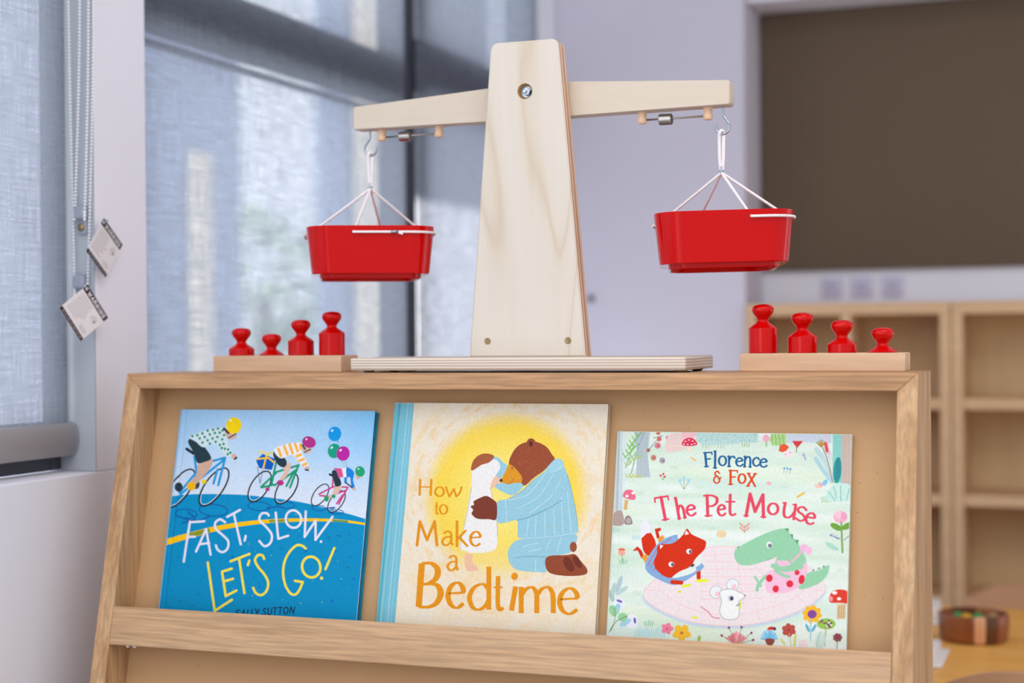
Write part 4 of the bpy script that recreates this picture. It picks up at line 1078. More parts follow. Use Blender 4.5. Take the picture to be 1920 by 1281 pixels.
# ---- book with the bear
H2 = [[0.000255978, 3.05633e-05, 0.297006], [-2.35451e-07, 0.000222986, 0.0116507], [4.76357e-05, 2.99528e-05, 1.0]]
x0, x1, s0, th = .3316, .5787, .0268, .010
bk2, w2, h2 = book('picture_book', x0, x1, s0, th, 'cream picture book with a bear on its cover and a light blue spine', True)
f2 = homap(H2, x0, SB)
def warp2(u, v): return .0009*math.exp(-((u-.0075)/.0012)**2) + .0014*max(0, 1-u/.004)**2
A = Art(f2, (.0004, .0004, w2-.0004, h2-.0004), warp=warp2)
nz2 = vnoise(3)
gc = f2(700, 545)
def bg2(u, v):
    X_, Y_ = u*w2, (1-v)*h2
    dx, dy = (X_-gc[0])/.0905, (Y_-gc[1])/.0875
    r = hypot(dx, dy); an = atan2(dy, dx)
    st = nz2(an*9+r*2, r*26)*.6+nz2(an*30, r*60)*.4
    cream = lerp3((236, 226, 206), (238, 200, 140), max(0, st-.45)*1.5*max(.25, 1.15-abs(r-1.15)*1.4))
    if v > .62: cream = lerp3(cream, (240, 206, 150), .35*max(0, nz2(u*11+v*9, v*13-u*6)-.3)*(1-abs(v-.78)*2))
    ring = (246, 208, 66); inner = (244, 226, 120)
    c = lerp3(inner, ring, (r-.35)*1.5)
    low = max(0, -dy-.55)
    k = 1-max(0, min(1, (r-.86+(st-.5)*.10)/.20)); k *= max(0, 1-low*1.6)
    return lerp3(cream, c, k)
A.grid(w2, h2, 130, 130, bg2)
BL = (122, 192, 210)
A.poly([(60, 40), (239, 40), (137, 1200), (110, 1500), (-100, 1500)], BL)
for a, b, q, c_ in (((206, 66), (98, 1200), 4, (170, 214, 226)), ((222, 66), (116, 1200), 3, (150, 206, 220)), ((176, 66), (64, 1200), 4, (146, 204, 214)), ((162, 66), (50, 1200), 10, (84, 172, 190))):
    A.stroke([a, b], q, c_, cap=False)
def b4(pts): return [(463.4+.6384*x, 190.8+.6384*y) for x, y in pts]
BR = (152, 76, 48); BD = (124, 58, 40); PJ = (150, 200, 216); LN = (92, 122, 140)
A.blob(b4([(262, 255), (310, 245), (360, 290), (392, 318), (362, 380), (322, 425), (296, 385), (318, 330)]), PJ)
GW = (236, 234, 230)
A.blob(b4([(55, 1010), (112, 1010), (108, 1085), (155, 1132), (150, 1152), (60, 1148)]), (236, 188, 160))
A.blob(b4([(106, 400), (112, 345), (165, 315), (250, 268), (305, 270), (332, 330), (278, 420), (252, 480), (275, 590), (302, 740), (312, 900), (288, 992), (215, 1016), (100, 1016), (10, 985), (22, 890), (62, 700), (98, 490)]), GW)
A.stroke(b4([(104, 480), (70, 680), (30, 860), (10, 980)]), 2.2, (150, 150, 150), True); A.stroke(b4([(252, 490), (280, 600), (304, 740), (312, 880)]), 2.2, (150, 150, 150), True)
A.stroke(b4([(15, 985), (100, 1014), (215, 1014), (290, 990)]), 7, (238, 222, 140), True)
A.blob(b4([(98, 340), (118, 272), (165, 228), (228, 216), (284, 238), (246, 286), (185, 306), (160, 322), (116, 350)]), (166, 92, 56))
A.blob(b4([(262, 455), (284, 410), (306, 396), (332, 436), (298, 478), (262, 500)]), (238, 190, 168))
A.blob(b4([(290, 480), (345, 450), (420, 452), (490, 440), (525, 470), (445, 546), (370, 532)]), PJ)
A.blob(b4([(488, 905), (700, 880), (930, 862), (936, 940), (890, 1010), (770, 1036), (704, 1046), (700, 1162), (640, 1166), (500, 1156), (430, 1124), (398, 1060), (398, 990), (430, 938)]), PJ)
A.blob(b4([(705, 1046), (860, 1030), (932, 1024), (980, 1080), (1030, 1146), (1005, 1188), (850, 1196), (716, 1162)]), (146, 72, 44))
A.ell(*b4([(882, 1104)])[0], 22, 42, (112, 50, 36), -30); A.ell(*b4([(950, 1086)])[0], 16, 36, (112, 50, 36), -32); A.ell(*b4([(918, 964)])[0], 18, 26, BR)
A.blob(b4([(402, 300), (430, 212), (480, 152), (545, 124), (620, 122), (700, 160), (744, 220), (768, 268), (690, 345), (600, 412), (532, 472), (500, 450), (440, 400)]), BR)
rb_ = random.Random(9)
for i in range(110):    # pencil fur
    x, y = rb_.uniform(430, 730), rb_.uniform(150, 420)
    if y > 440-(x-500)*.6 or y > 400: continue
    if (x-590)**2/150**2+(y-260)**2/130**2 > 1: continue
    A.stroke(b4([(x, y), (x+rb_.uniform(10, 24), y+rb_.uniform(4, 16))]), 1.8, rb_.choice([(170, 92, 54), (134, 62, 42), (182, 108, 60)]), cap=False)
A.ell(*b4([(580, 132)])[0], 23, 24, BR); A.ell(*b4([(578, 138)])[0], 10, 14, (92, 46, 36))
A.blob(b4([(405, 300), (450, 330), (505, 400), (500, 448), (450, 452), (392, 462), (346, 446), (336, 428), (368, 372), (392, 320)]), (220, 148, 36))
A.ell(*b4([(340, 432)])[0], 8, 9, (84, 60, 50)); A.ell(*b4([(428, 332)])[0], 3.4, 4, (60, 44, 40)); A.stroke(b4([(392, 458), (424, 446), (438, 414)]), 2, (130, 80, 30), True)
A.blob(b4([(768, 266), (825, 288), (868, 375), (900, 480), (930, 630), (956, 800), (944, 856), (850, 872), (700, 886), (492, 896), (474, 820), (466, 752), (392, 764), (322, 772), (298, 710), (310, 602), (400, 578), (500, 522), (600, 430), (700, 350)]), PJ)
A.blob(b4([(764, 268), (820, 262), (842, 320), (770, 366), (690, 362)]), (160, 206, 220))
for P in ([(700, 370), (560, 540), (400, 590)], [(760, 380), (640, 560), (470, 660)], [(820, 420), (740, 560), (560, 700)], [(560, 740), (545, 880)], [(620, 720), (612, 880)], [(690, 690), (690, 876)], [(760, 660), (770, 870)], [(820, 560), (836, 860)], [(870, 520), (900, 850)], [(376, 588), (386, 758)], [(560, 1000), (660, 980)], [(520, 960), (640, 930)], [(740, 900), (700, 990)], [(820, 890), (790, 1000)], [(620, 1050), (614, 1160)], [(492, 896), (720, 884), (944, 852)], [(830, 320), (760, 366)]):
    A.stroke(b4(P), 2.6, (206, 226, 232), True)
A.stroke(b4([(830, 590), (700, 664), (560, 726), (466, 752)]), 2.4, LN, True); A.stroke(b4([(450, 1052), (560, 1040), (700, 1046)]), 2, LN, True); A.stroke(b4([(870, 380), (930, 630), (956, 800)]), 1.8, LN, True); A.stroke(b4([(690, 345), (600, 425), (500, 520), (400, 578)]), 1.8, LN, True)
for i in range(150):    # warm crayon specks over the cloth
    x, y = rb_.uniform(330, 930), rb_.uniform(400, 1130)
    if not ((x > 500+.2*(900-y) and y < 870) or (430 < x < 880 and 920 < y < 1030) or (x < 600 and 1060 < y < 1140 and x > 420)): continue
    if y < 700 and x < 640-(y-430)*.5: continue
    A.stroke(b4([(x, y), (x+rb_.uniform(-6, 10), y+rb_.uniform(6, 16))]), 2.4, rb_.choice([(206, 190, 130), (190, 190, 150), (170, 200, 190)]), cap=False)
A.blob(b4([(120, 600), (170, 572), (225, 556), (282, 590), (306, 625), (300, 742), (240, 742), (150, 738), (104, 700), (116, 668), (96, 640), (124, 626)]), BD)
OR = (226, 146, 18)
for ch, a, b, c_, d, q, qy in (('H', 258, 455, 330, 548, 12, 7), ('o', 338, 497, 393, 551, 11, 7), ('w', 394, 497, 483, 552, 10, 7), ('t', 337, 575, 366, 641, 9, 6), ('o', 362, 588, 410, 641, 10, 6),
                               ('M', 243, 672, 360, 802, 15, 9), ('a', 376, 722, 440, 803, 12, 8), ('k', 448, 672, 514, 806, 14, 9), ('e', 516, 724, 582, 805, 15, 8), ('a', 403, 847, 467, 931, 13, 8),
                               ('B', 243, 884, 388, 1120, 32, 14), ('e', 396, 984, 502, 1123, 27, 10), ('d', 506, 902, 630, 1132, 25, 10), ('t', 632, 950, 704, 1134, 23, 10), ('i', 720, 1002, 768, 1138, 26, 12), ('m', 770, 1006, 960, 1150, 26, 10), ('e', 966, 1013, 1084, 1154, 27, 10)):
    A.glyph(ch, a, b, c_, d, q, OR, wy=qy, flat=ch not in 'Mwk')
A.ell(749, 957, 17, 19, OR)
for x, wd_ in ((285, 10), (305, 14), (330, 6), (352, 18), (400, 10), (418, 8), (455, 16), (480, 14), (505, 8), (540, 18), (575, 14), (600, 8)):
    A.stroke([(x, 1206+(x-285)*.055), (x+wd_, 1207+(x-285)*.055)], 5, (96, 66, 44), cap=False)
A.build('front_cover', M_print, bk2, lambda u, v, z: (u-w2/2, -th-z, v), cover_extra(w2, h2, -th+.0012, .0014, (236, 226, 206), (232, 220, 196)))
bm = BM(); box(bm, -w2/2+.004, w2/2-.003, -th+.0026, -.0026, .003, h2-.003); obj('page_block', bm, M_paper, bk2, local=True)
bm = BM(); box(bm, -w2/2, w2/2, -.0024, -.0002, 0, h2, .0006); obj('back_cover', bm, mat('cream_board', (226, 206, 176), .5), bk2, local=True)
bm = BM(); box(bm, -w2/2-.0008, -w2/2+.0032, -th+.0006, -.0006, .0004, h2-.0004, .0010); obj('spine', bm, mat('aqua_cloth_spine', (96, 182, 200), .6, noise=(300, .06)), bk2, local=True)

# ---- book with the fox
H3 = [[0.000231503, 2.75965e-05, 0.566632], [-2.38626e-07, 0.000201726, 0.0445979], [4.30159e-05, 2.70479e-05, 1.0]]
x0, x1, s0, th3 = .5896, .8329, .0551, .007
bk3, w3, h3 = book('picture_book', x0, x1, s0, th3, 'pale mint picture book with a fox, a crocodile and a white mouse on its cover', False)
f3 = homap(H3, x0, SB)
def warp3(u, v): return .0006*math.exp(-((u-.007)/.0014)**2) + .0010*max(0, 1-u/.003)**2
A = Art(f3, (.0004, .0004, w3-.0004, h3-.0004), warp=warp3)
nz3 = vnoise(8)
def bg3(u, v):
    a = nz3(u*3, v*26)*.6+nz3(u*7+4, v*60)*.4
    c = lerp3((206, 228, 208), (232, 240, 232), a*1.6-.3)
    c = lerp3(c, (196, 226, 216), max(0, nz3(u*2+9, v*18)-.6)*1.4)
    return lerp3(c, (228, 238, 208), max(0, nz3(u*2.5+2, v*12+7)-.6)*1.5)
A.grid(w3, h3, 70, 110, bg3)
# paved oval
TR = (236, 224, 224); PK = (240, 198, 204)
oval = [(245, 930), (300, 850), (420, 760), (590, 676), (760, 672), (960, 690), (1120, 770), (1212, 870), (1196, 930), (1080, 1010), (900, 1070), (720, 1092), (520, 1075), (340, 1010)]
A.blob([(x-6 if x < 700 else x+2, y+16 if y > 800 else y) for x, y in oval], (196, 214, 226))
A.blob(oval, TR)
A.stroke(crm(oval, 5, True), 4, PK, closed=True); A.stroke(crm([(330, 880), (420, 800), (560, 720), (760, 712), (980, 740), (1090, 830), (1110, 890), (1020, 960), (860, 1010), (720, 1035), (560, 1020), (410, 960)], 5, True), 3.4, PK, closed=True)
for P in ([(626, 690), (650, 960)], [(735, 680), (784, 1000)], [(556, 820), (556, 960)], [(560, 830), (900, 830)], [(560, 790), (880, 790)], [(580, 750), (860, 750)], [(560, 870), (900, 870)], [(560, 910), (860, 905)], [(560, 950), (880, 945)], [(840, 775), (940, 880)], [(820, 690), (850, 770)],
          [(250, 900), (330, 905)], [(290, 985), (380, 950)], [(420, 1045), (440, 985)], [(560, 1078), (555, 1025)], [(700, 1090), (705, 1035)], [(870, 1072), (850, 1015)], [(1010, 1035), (980, 985)], [(1120, 980), (1060, 930)], [(1195, 905), (1110, 890)]):
    A.stroke(P, 3, PK)
for i in range(26):
    x, y = rb_.uniform(575, 860), rb_.choice([770, 810, 850, 890, 930]); A.stroke([(x, y), (x+8, y)], 3, PK)
# small plants
def tuft(x, y, s, col, n=5):
    for k in range(n):
        a = (k/(n-1)-.5); A.stroke([(x+a*s*1.2, y), (x+a*s*1.7, y-s*(1-.5*abs(a)))], s*.13, col)
for x, y in ((230, 392), (410, 255), (545, 358), (615, 580), (998, 356), (210, 925), (1298, 806), (640, 300), (300, 640)): tuft(x, y, 22, (184, 218, 186))
tuft(580, 142, 22, (150, 160, 60), 3); tuft(660, 142, 20, (150, 160, 60), 3); tuft(792, 136, 24, (146, 158, 50), 4); tuft(275, 1092, 30, (120, 190, 130)); tuft(205, 630, 24, (150, 206, 216)); tuft(95, 590, 26, (150, 200, 190)); tuft(1222, 432, 34, (150, 206, 150), 6)
# birch and grey trees at the top left, berries
A.poly([(100, 52), (134, 52), (134, 560), (75, 560)], (206, 214, 212)); A.poly([(112, 52), (122, 52), (108, 560), (96, 560)], (176, 190, 192)); A.stroke([(128, 60), (120, 540)], 6, (196, 216, 234)); A.stroke([(150, 60), (136, 540)], 5, (214, 228, 240))
A.poly([(196, 55), (282, 55), (268, 180), (284, 300), (205, 300), (214, 180)], (190, 202, 206))
for k in range(8): A.stroke([(206+k*9, 60), (216+k*7, 180), (210+k*9, 298)], 2, (150, 168, 180), True)
for P in ([(270, 160), (310, 110), (345, 78)], [(345, 78), (300, 90)], [(180, 280), (215, 150), (250, 60)], [(150, 250), (190, 140), (230, 60)]): A.stroke(P, 5, (150, 166, 182), True)
def leafspray(P, col, n, L_):
    P = crm(P, 4); A.stroke(P, 3, col)
    for i in range(n):
        p = P[int((i+.5)/n*len(P))]
        for sg in (-1, 1): A.stroke([p, (p[0]+sg*L_*.7+4, p[1]-L_*.8)], L_*.22, col)
leafspray([(165, 150), (190, 110), (225, 70)], (126, 196, 92), 4, 24); leafspray([(140, 200), (175, 165), (206, 130)], (126, 196, 92), 4, 26); leafspray([(150, 250), (185, 210), (235, 195)], (178, 200, 120), 4, 24); leafspray([(150, 296), (190, 300), (238, 300)], (196, 200, 110), 4, 20); leafspray([(160, 215), (185, 190), (215, 178)], (150, 206, 150), 3, 20)
for x, y, r, c_ in ((330, 95, 13, (216, 120, 100)), (322, 130, 17, (222, 130, 140)), (300, 195, 15, (200, 130, 110)), (347, 210, 16, (176, 160, 172)), (272, 155, 10, (180, 110, 90)), (325, 62, 12, (216, 120, 100)), (376, 88, 12, (226, 150, 170))):
    A.ell(x, y, r, r, c_); A.ell(x+r*.2, y+r*.1, r*.25, r*.25, (120, 80, 80))
A.blob([(75, 550), (90, 490), (130, 480), (140, 550)], (178, 158, 146)); A.blob([(146, 548), (150, 512), (172, 505), (188, 540), (176, 552)], (160, 130, 110)); A.ell(166, 532, 14, 17, (176, 168, 180))
# top: rock, hedge, mushrooms, bushes
A.blob([(362, 160), (372, 90), (400, 66), (450, 70), (478, 110), (470, 150), (420, 160)], (232, 206, 200)); A.poly([(440, 56), (540, 56), (520, 90), (460, 90)], (240, 190, 196))
A.poly([(528, 58), (858, 62), (858, 112), (700, 124), (560, 132), (528, 100)], (186, 218, 212))
for i in range(70): A.ell(rb_.uniform(535, 850), rb_.uniform(66, 114), 3, 3, (150, 190, 196), n=6)
A.poly([(484, 120), (503, 120), (506, 162), (480, 162)], (240, 222, 206)); A.poly(ell(492, 126, 42, 38, 0, 24, 180, 360), (222, 58, 84)); A.ell(492, 124, 40, 9, (214, 50, 78))
for x, y in ((470, 108), (488, 100), (508, 106), (462, 122), (482, 124), (504, 124), (520, 120)): A.ell(x, y, 5, 3, (248, 226, 226), n=10)
A.ell(900, 92, 18, 20, (240, 176, 196)); A.stroke([(902, 112), (902, 132)], 8, (150, 200, 140))
A.poly([(930, 64), (1008, 66), (1006, 132), (940, 130), (916, 100)], (176, 214, 140))
for x in (935, 955, 975, 995): A.stroke([(x, 128), (x-6, 70)], 3.5, (120, 180, 90)); A.stroke([(x-3, 100), (x+10, 84)], 2.5, (140, 196, 100))
A.poly([(1012, 66), (1250, 68), (1250, 120), (1100, 110), (1012, 116)], (204, 214, 226))
for k in range(16): A.stroke([(1016+k*15, 70), (1010+k*15, 112-(k % 3)*10)], 3, rb_.choice([(180, 196, 214), (222, 190, 214), (170, 208, 214)]))
A.poly(crm([(968, 160), (975, 130), (1000, 122), (1024, 138)], 6)+[(1010, 156), (990, 166)], (228, 92, 52)); A.ell(1018, 176, 26, 20, (238, 226, 228)); A.ell(1006, 176, 6, 4, (240, 160, 180)); A.ell(1028, 168, 6, 4, (240, 160, 180))
for k in range(7): A.stroke([(1066, 138), (1044+k*8, 108)], 7, (214, 62, 66))
A.stroke([(1064, 138), (1062, 165)], 4, (120, 100, 60)); A.stroke([(1100, 175), (1112, 205)], 10, (176, 182, 216)); A.stroke([(1094, 184), (1110, 178)], 6, (176, 182, 216))
for P, q, c_ in (([(1170, 150), (1220, 225), (1252, 300)], 26, (186, 216, 220)), ([(1165, 200), (1210, 270), (1250, 320)], 22, (174, 210, 220)), ([(1205, 130), (1240, 200)], 16, (206, 216, 228)), ([(1222, 90), (1240, 180)], 10, (226, 196, 216))): A.stroke(P, q, c_, True)
A.stroke([(1196, 130), (1226, 200), (1255, 325)], 5, (170, 140, 84), True)
for k in range(7): A.stroke([(1194, 138), (1168+k*9, 98+abs(k-3)*5)], 5, (180, 150, 60))
A.stroke([(1218, 120), (1226, 160)], 16, (224, 80, 80))
A.poly([(1256, 68), (1304, 68), (1306, 330), (1256, 330)], (140, 208, 200)); A.poly([(1304, 68), (1420, 68), (1420, 340), (1306, 340)], (206, 186, 174))
for x in (1314, 1326, 1340): A.stroke([(x, 75), (x+2, 330)], 2.5, (190, 168, 158))
A.ell(1281, 262, 22, 70, (54, 150, 152), 4)
for k in range(7): A.stroke([(1268+k*1, 310-k*16), (1296, 290-k*16)], 4, (36, 120, 130))
A.blob([(1228, 425), (1232, 370), (1270, 336), (1340, 336), (1372, 380), (1366, 425)], (200, 232, 222))
for P in ([(1300, 425), (1298, 345)], [(1270, 425), (1232, 375)], [(1276, 410), (1262, 350)], [(1330, 420), (1345, 360)]): A.stroke(P, 3.4, (92, 180, 150))
# scattered little things
A.stroke([(1068, 404), (1102, 384)], 12, (232, 190, 70)); A.stroke([(500, 195), (526, 210)], 9, (236, 196, 130)); A.ell(662, 602, 27, 20, (232, 208, 160)); A.ell(1190, 340, 14, 14, (226, 180, 186), 30); A.ell(1215, 328, 12, 18, (130, 196, 224), 30); A.ell(1176, 348, 20, 9, (240, 200, 180), 20); A.ell(915, 332, 14, 10, (236, 180, 190), 20)
for x, y in ((338, 290), (352, 282), (360, 296)): A.ell(x, y, 6, 6, (222, 60, 90), n=12); A.stroke([(x, y+4), (350, 314)], 2, (90, 160, 90))
for x, y in ((442, 318), (462, 304), (486, 316)): A.ell(x, y, 7, 11, (150, 214, 232), (x-462)*-.8); A.stroke([(x, y+10), (463, 364)], 2.4, (130, 140, 80))
for x, y in ((998, 252), (1014, 252), (1030, 256)): A.ell(x, y, 6, 6, (80, 170, 214), n=12); A.stroke([(x, y+4), (x-3, y+26)], 2, (90, 110, 120))
for sg in (-1, 1):
    for y in (555, 575): A.stroke([(786, y+14), (786+sg*24, y-8)], 9, (236, 158, 146))
A.stroke([(786, 560), (784, 596)], 3, (110, 180, 170))
A.poly([(146, 420), (166, 420), (158, 474), (140, 470)], (222, 178, 110)); A.poly(crm([(136, 400), (150, 370), (185, 368), (204, 400), (196, 420), (160, 414)], 6, True), (232, 112, 136)); A.ell(190, 384, 8, 7, (250, 240, 240)); A.ell(158, 400, 8, 7, (250, 240, 240))
A.ell(130, 702, 19, 16, (238, 170, 150)); A.poly(ell(130, 690, 20, 12, 0, 16, 180, 360), (232, 110, 70)); A.stroke([(132, 716), (136, 756)], 4, (120, 180, 110)); tuft(138, 760, 26, (120, 186, 130), 5)
A.ell(1297, 512, 38, 32, (240, 176, 200)); A.ell(1284, 500, 18, 22, (246, 196, 212)); A.ell(1316, 506, 16, 22, (232, 164, 192)); A.stroke([(1302, 540), (1308, 700)], 11, (130, 176, 90)); A.ell(1274, 564, 34, 16, (112, 164, 62), 28); A.ell(1332, 560, 30, 16, (112, 164, 62), -30)
A.stroke([(1240, 608), (1290, 626)], 4, (90, 120, 170)); A.ell(1252, 668, 40, 13, (170, 216, 200), 30); leafspray([(1290, 632), (1265, 618), (1242, 606)], (100, 140, 184), 3, 12); A.stroke([(1318, 634), (1345, 610)], 4, (90, 120, 170))
# left flowers
for cx, cy, a, b, r, c_ in ((85, 905, 12, 46, 10, (180, 206, 204)), (116, 870, 13, 48, 18, (178, 200, 206)), (72, 930, 12, 40, -25, (170, 196, 190)), (130, 905, 12, 40, 55, (186, 210, 206))): A.ell(cx, cy, a, b, c_, r)
A.ell(115, 975, 32, 30, (232, 236, 244)); A.ell(118, 960, 17, 7, (120, 106, 180), 20); A.ell(185, 1070, 34, 38, (232, 236, 244)); A.ell(200, 1064, 7, 17, (120, 106, 180), -8)
A.ell(104, 1005, 16, 34, (156, 210, 220), 20); A.ell(150, 1075, 14, 34, (160, 212, 224), 60); A.ell(136, 1046, 26, 24, (150, 208, 160)); A.ell(84, 1012, 20, 32, (150, 206, 154), -20); A.stroke([(70, 1120), (100, 1070), (160, 1040)], 3, (96, 96, 70), True); A.stroke([(62, 1130), (92, 1060), (92, 1000)], 3, (120, 150, 90), True)
for k in range(14): A.stroke([(200+k*12, 1150), (206+k*12, 1118-(k*7 % 18))], 5, (160, 214, 222))
# bottom flowers
def flower(cx, cy, r, n, pr, col, cen, cr, ph=0):
    for k in range(n): a = 2*pi*k/n+ph; A.ell(cx+r*cos(a), cy+r*.9*sin(a), pr, pr*.8, col, math.degrees(a))
    A.ell(cx, cy, cr, cr*.9, cen)
flower(373, 1107, 17, 5, 17, (238, 130, 160), (226, 92, 92), 7); flower(450, 1130, 27, 5, 24, (244, 190, 52), (212, 110, 40), 9, .3); A.ell(543, 1160, 9, 17, (150, 196, 90), 10)
for k in range(9): A.stroke([(742, 1200), (690+k*13, 1126+abs(k-4)*8)], 12, rb_.choice([(232, 130, 150), (240, 160, 170), (222, 112, 130)]))
for x, y in ((702, 1102), (770, 1100), (822, 1130), (832, 1168), (664, 1144)): A.stroke([(x, y), (748, 1190)], 3, (130, 150, 70)); A.ell(x, y, 7, 7, (150, 60, 96), n=12)
for k in range(11): a = pi+pi*k/10; A.stroke([(917, 1168), (917+42*cos(a), 1160+44*sin(a))], 9, rb_.choice([(110, 190, 232), (140, 206, 238)]))
A.blob([(896, 1165), (920, 1158), (946, 1168), (936, 1192), (920, 1198), (904, 1190)], (146, 74, 62)); A.poly(ell(929, 1114, 24, 18, 0, 18, 180, 360), (222, 58, 40)); A.ell(946, 1108, 8, 9, (50, 50, 60)); A.ell(922, 1106, 3, 3, (60, 40, 40), n=8); A.ell(934, 1104, 3, 3, (60, 40, 40), n=8)
flower(1022, 1115, 20, 6, 19, (186, 80, 66), (140, 50, 46), 6, .4); A.stroke([(1024, 1134), (1034, 1200)], 4, (200, 196, 90)); A.stroke([(1000, 1190), (980, 1164)], 9, (216, 210, 100)); A.stroke([(1052, 1196), (1058, 1140)], 12, (216, 212, 110)); A.poly([(1076, 1168), (1120, 1166), (1124, 1220), (1072, 1216)], (238, 220, 220))
flower(1146, 1030, 34, 8, 19, (246, 184, 40), (132, 74, 150), 25, .2); A.stroke([(1138, 1056), (1138, 1170)], 5, (126, 196, 214)); A.ell(1122, 1104, 8, 24, (110, 180, 206), -24); A.ell(1156, 1104, 8, 24, (110, 180, 206), 30)
A.ell(1222, 1082, 50, 30, (150, 200, 84))
for i in range(16): A.ell(1222+rb_.uniform(-36, 36), 1080+rb_.uniform(-18, 20), 6, 5, rb_.choice([(160, 70, 120), (236, 232, 240), (120, 50, 90)]), n=10)
A.stroke([(1220, 1108), (1212, 1200)], 6, (150, 200, 70)); A.ell(1190, 1170, 26, 50, (206, 226, 216), 10); A.stroke([(1170, 1200), (1186, 1130)], 2.5, (130, 180, 150)); flower(1282, 1155, 14, 7, 12, (140, 70, 76), (120, 50, 60), 4); A.stroke([(1282, 1164), (1278, 1220)], 4, (110, 130, 70))
A.poly([(1280, 975), (1328, 975), (1322, 1056), (1276, 1056)], (224, 196, 150))
for x in (1290, 1303, 1316): A.stroke([(x, 985), (x-2, 1050)], 3, (150, 110, 70))
A.poly(crm([(1240, 965), (1248, 915), (1290, 898), (1335, 908), (1362, 945), (1360, 975), (1300, 970)], 6, True), (222, 62, 44)); A.ell(1266, 916, 14, 9, (250, 240, 236)); A.ell(1290, 948, 11, 8, (250, 240, 236)); A.ell(1248, 948, 9, 14, (244, 160, 160))
# fox, plain and generic
FX = (212, 46, 8)
A.blob([(236, 610), (262, 582), (288, 600), (312, 650), (308, 700), (280, 722), (246, 690)], FX); A.blob([(250, 512), (232, 580), (236, 622), (262, 600), (284, 592), (276, 545)], (232, 232, 240))
A.poly([(188, 692), (214, 668), (236, 690), (250, 722), (236, 734), (216, 690)], FX); A.poly([(306, 575), (338, 568), (340, 582), (326, 590), (334, 620), (318, 628)], FX); A.poly([(236, 722), (262, 708), (274, 734), (256, 758)], (238, 156, 52)); A.poly([(322, 632), (346, 606), (360, 622), (330, 652)], (238, 156, 52))
A.blob([(322, 655), (420, 606), (440, 640), (560, 760), (556, 790), (470, 852), (392, 872), (256, 788)], (134, 172, 214))
for a, b in (((330, 660), (268, 770)), ((350, 646), (286, 780)), ((392, 626), (356, 650)), ((300, 800), (310, 780)), ((340, 832), (352, 810))): A.stroke([a, b], 4, (196, 92, 110))
A.blob([(328, 660), (400, 652), (452, 612), (478, 574), (505, 604), (560, 630), (580, 645), (574, 680), (552, 706), (510, 760), (440, 812), (382, 836), (322, 800), (302, 758), (318, 705)], FX)
A.blob([(556, 706), (552, 760), (516, 806), (440, 832), (400, 834), (440, 802), (500, 776), (520, 740)], (226, 236, 228))
A.poly([(474, 582), (490, 602), (466, 608)], (240, 236, 232)); A.poly([(334, 660), (352, 664), (336, 684)], (240, 236, 232)); A.ell(508, 770, 12, 7, (80, 70, 80), -30)
for x, y in ((490, 695), (395, 764)): A.ell(x, y, 15, 14, (238, 238, 238)); A.ell(x+6, y+1, 8, 10, (92, 98, 112))
A.stroke([(400, 858), (448, 862)], 22, FX); A.stroke([(540, 800), (541, 836)], 22, FX); A.poly([(524, 780), (552, 764), (560, 792), (532, 806)], (134, 172, 214))
A.poly([(527, 845), (592, 843), (592, 858), (527, 858)], (232, 238, 20)); A.poly([(450, 874), (500, 868), (500, 880), (452, 888)], (226, 236, 40)); A.ell(438, 910, 11, 5, (216, 226, 60), -10); A.ell(520, 1048, 16, 6, (226, 236, 40)); 
# crocodile, plain and generic
GR = (150, 208, 168)
A.blob([(1100, 820), (1180, 796), (1236, 768), (1224, 824), (1170, 872), (1076, 896)], GR)
for x, y in ((1150, 800), (1180, 790), (1206, 780)): A.poly([(x-8, y+2), (x+3, y-12), (x+10, y-2)], (92, 160, 116))
A.stroke([(900, 826), (860, 872), (852, 902)], 18, GR, True); A.stroke([(842, 832), (872, 880)], 13, GR)
A.blob([(734, 692), (762, 668), (830, 630), (920, 590), (1000, 573), (1036, 610), (1072, 655), (1104, 710), (1112, 770), (1060, 812), (1000, 800), (950, 764), (956, 722), (900, 745), (820, 768), (760, 765), (734, 732)], GR)
A.blob([(904, 816), (960, 790), (1060, 800), (1116, 752), (1112, 830), (1070, 888), (1000, 916), (908, 910)], (240, 192, 214)); A.blob([(956, 748), (1010, 745), (1030, 765), (980, 775)], (240, 192, 214))
for x, y, a, b in ((918, 838, 18, 20), (952, 895, 17, 19), (1027, 868, 19, 19), (1090, 845, 16, 25), (1066, 808, 13, 14)): A.ell(x, y, a, b, (226, 46, 68), 10)
A.stroke([(938, 772), (1000, 792), (1088, 776)], 26, GR, True); A.stroke([(950, 796), (990, 822), (1022, 830)], 16, GR, True); A.stroke([(1038, 750), (1096, 692)], 11, (240, 180, 206)); A.ell(1102, 676, 22, 20, (238, 184, 214)); A.ell(1128, 692, 18, 22, (240, 190, 216))
for P in ([(1000, 573), (1022, 571), (1018, 594)], [(1028, 602), (1046, 604), (1042, 630)], [(1052, 632), (1076, 634), (1068, 660)]): A.poly(P, (92, 160, 116))
A.ell(918, 660, 16, 17, (240, 240, 240)); A.ell(921, 664, 11, 11, (120, 126, 138)); A.stroke([(952, 718), (940, 730), (900, 744)], 2.5, (90, 140, 110)); A.ell(752, 672, 6, 5, (110, 170, 130), -30)
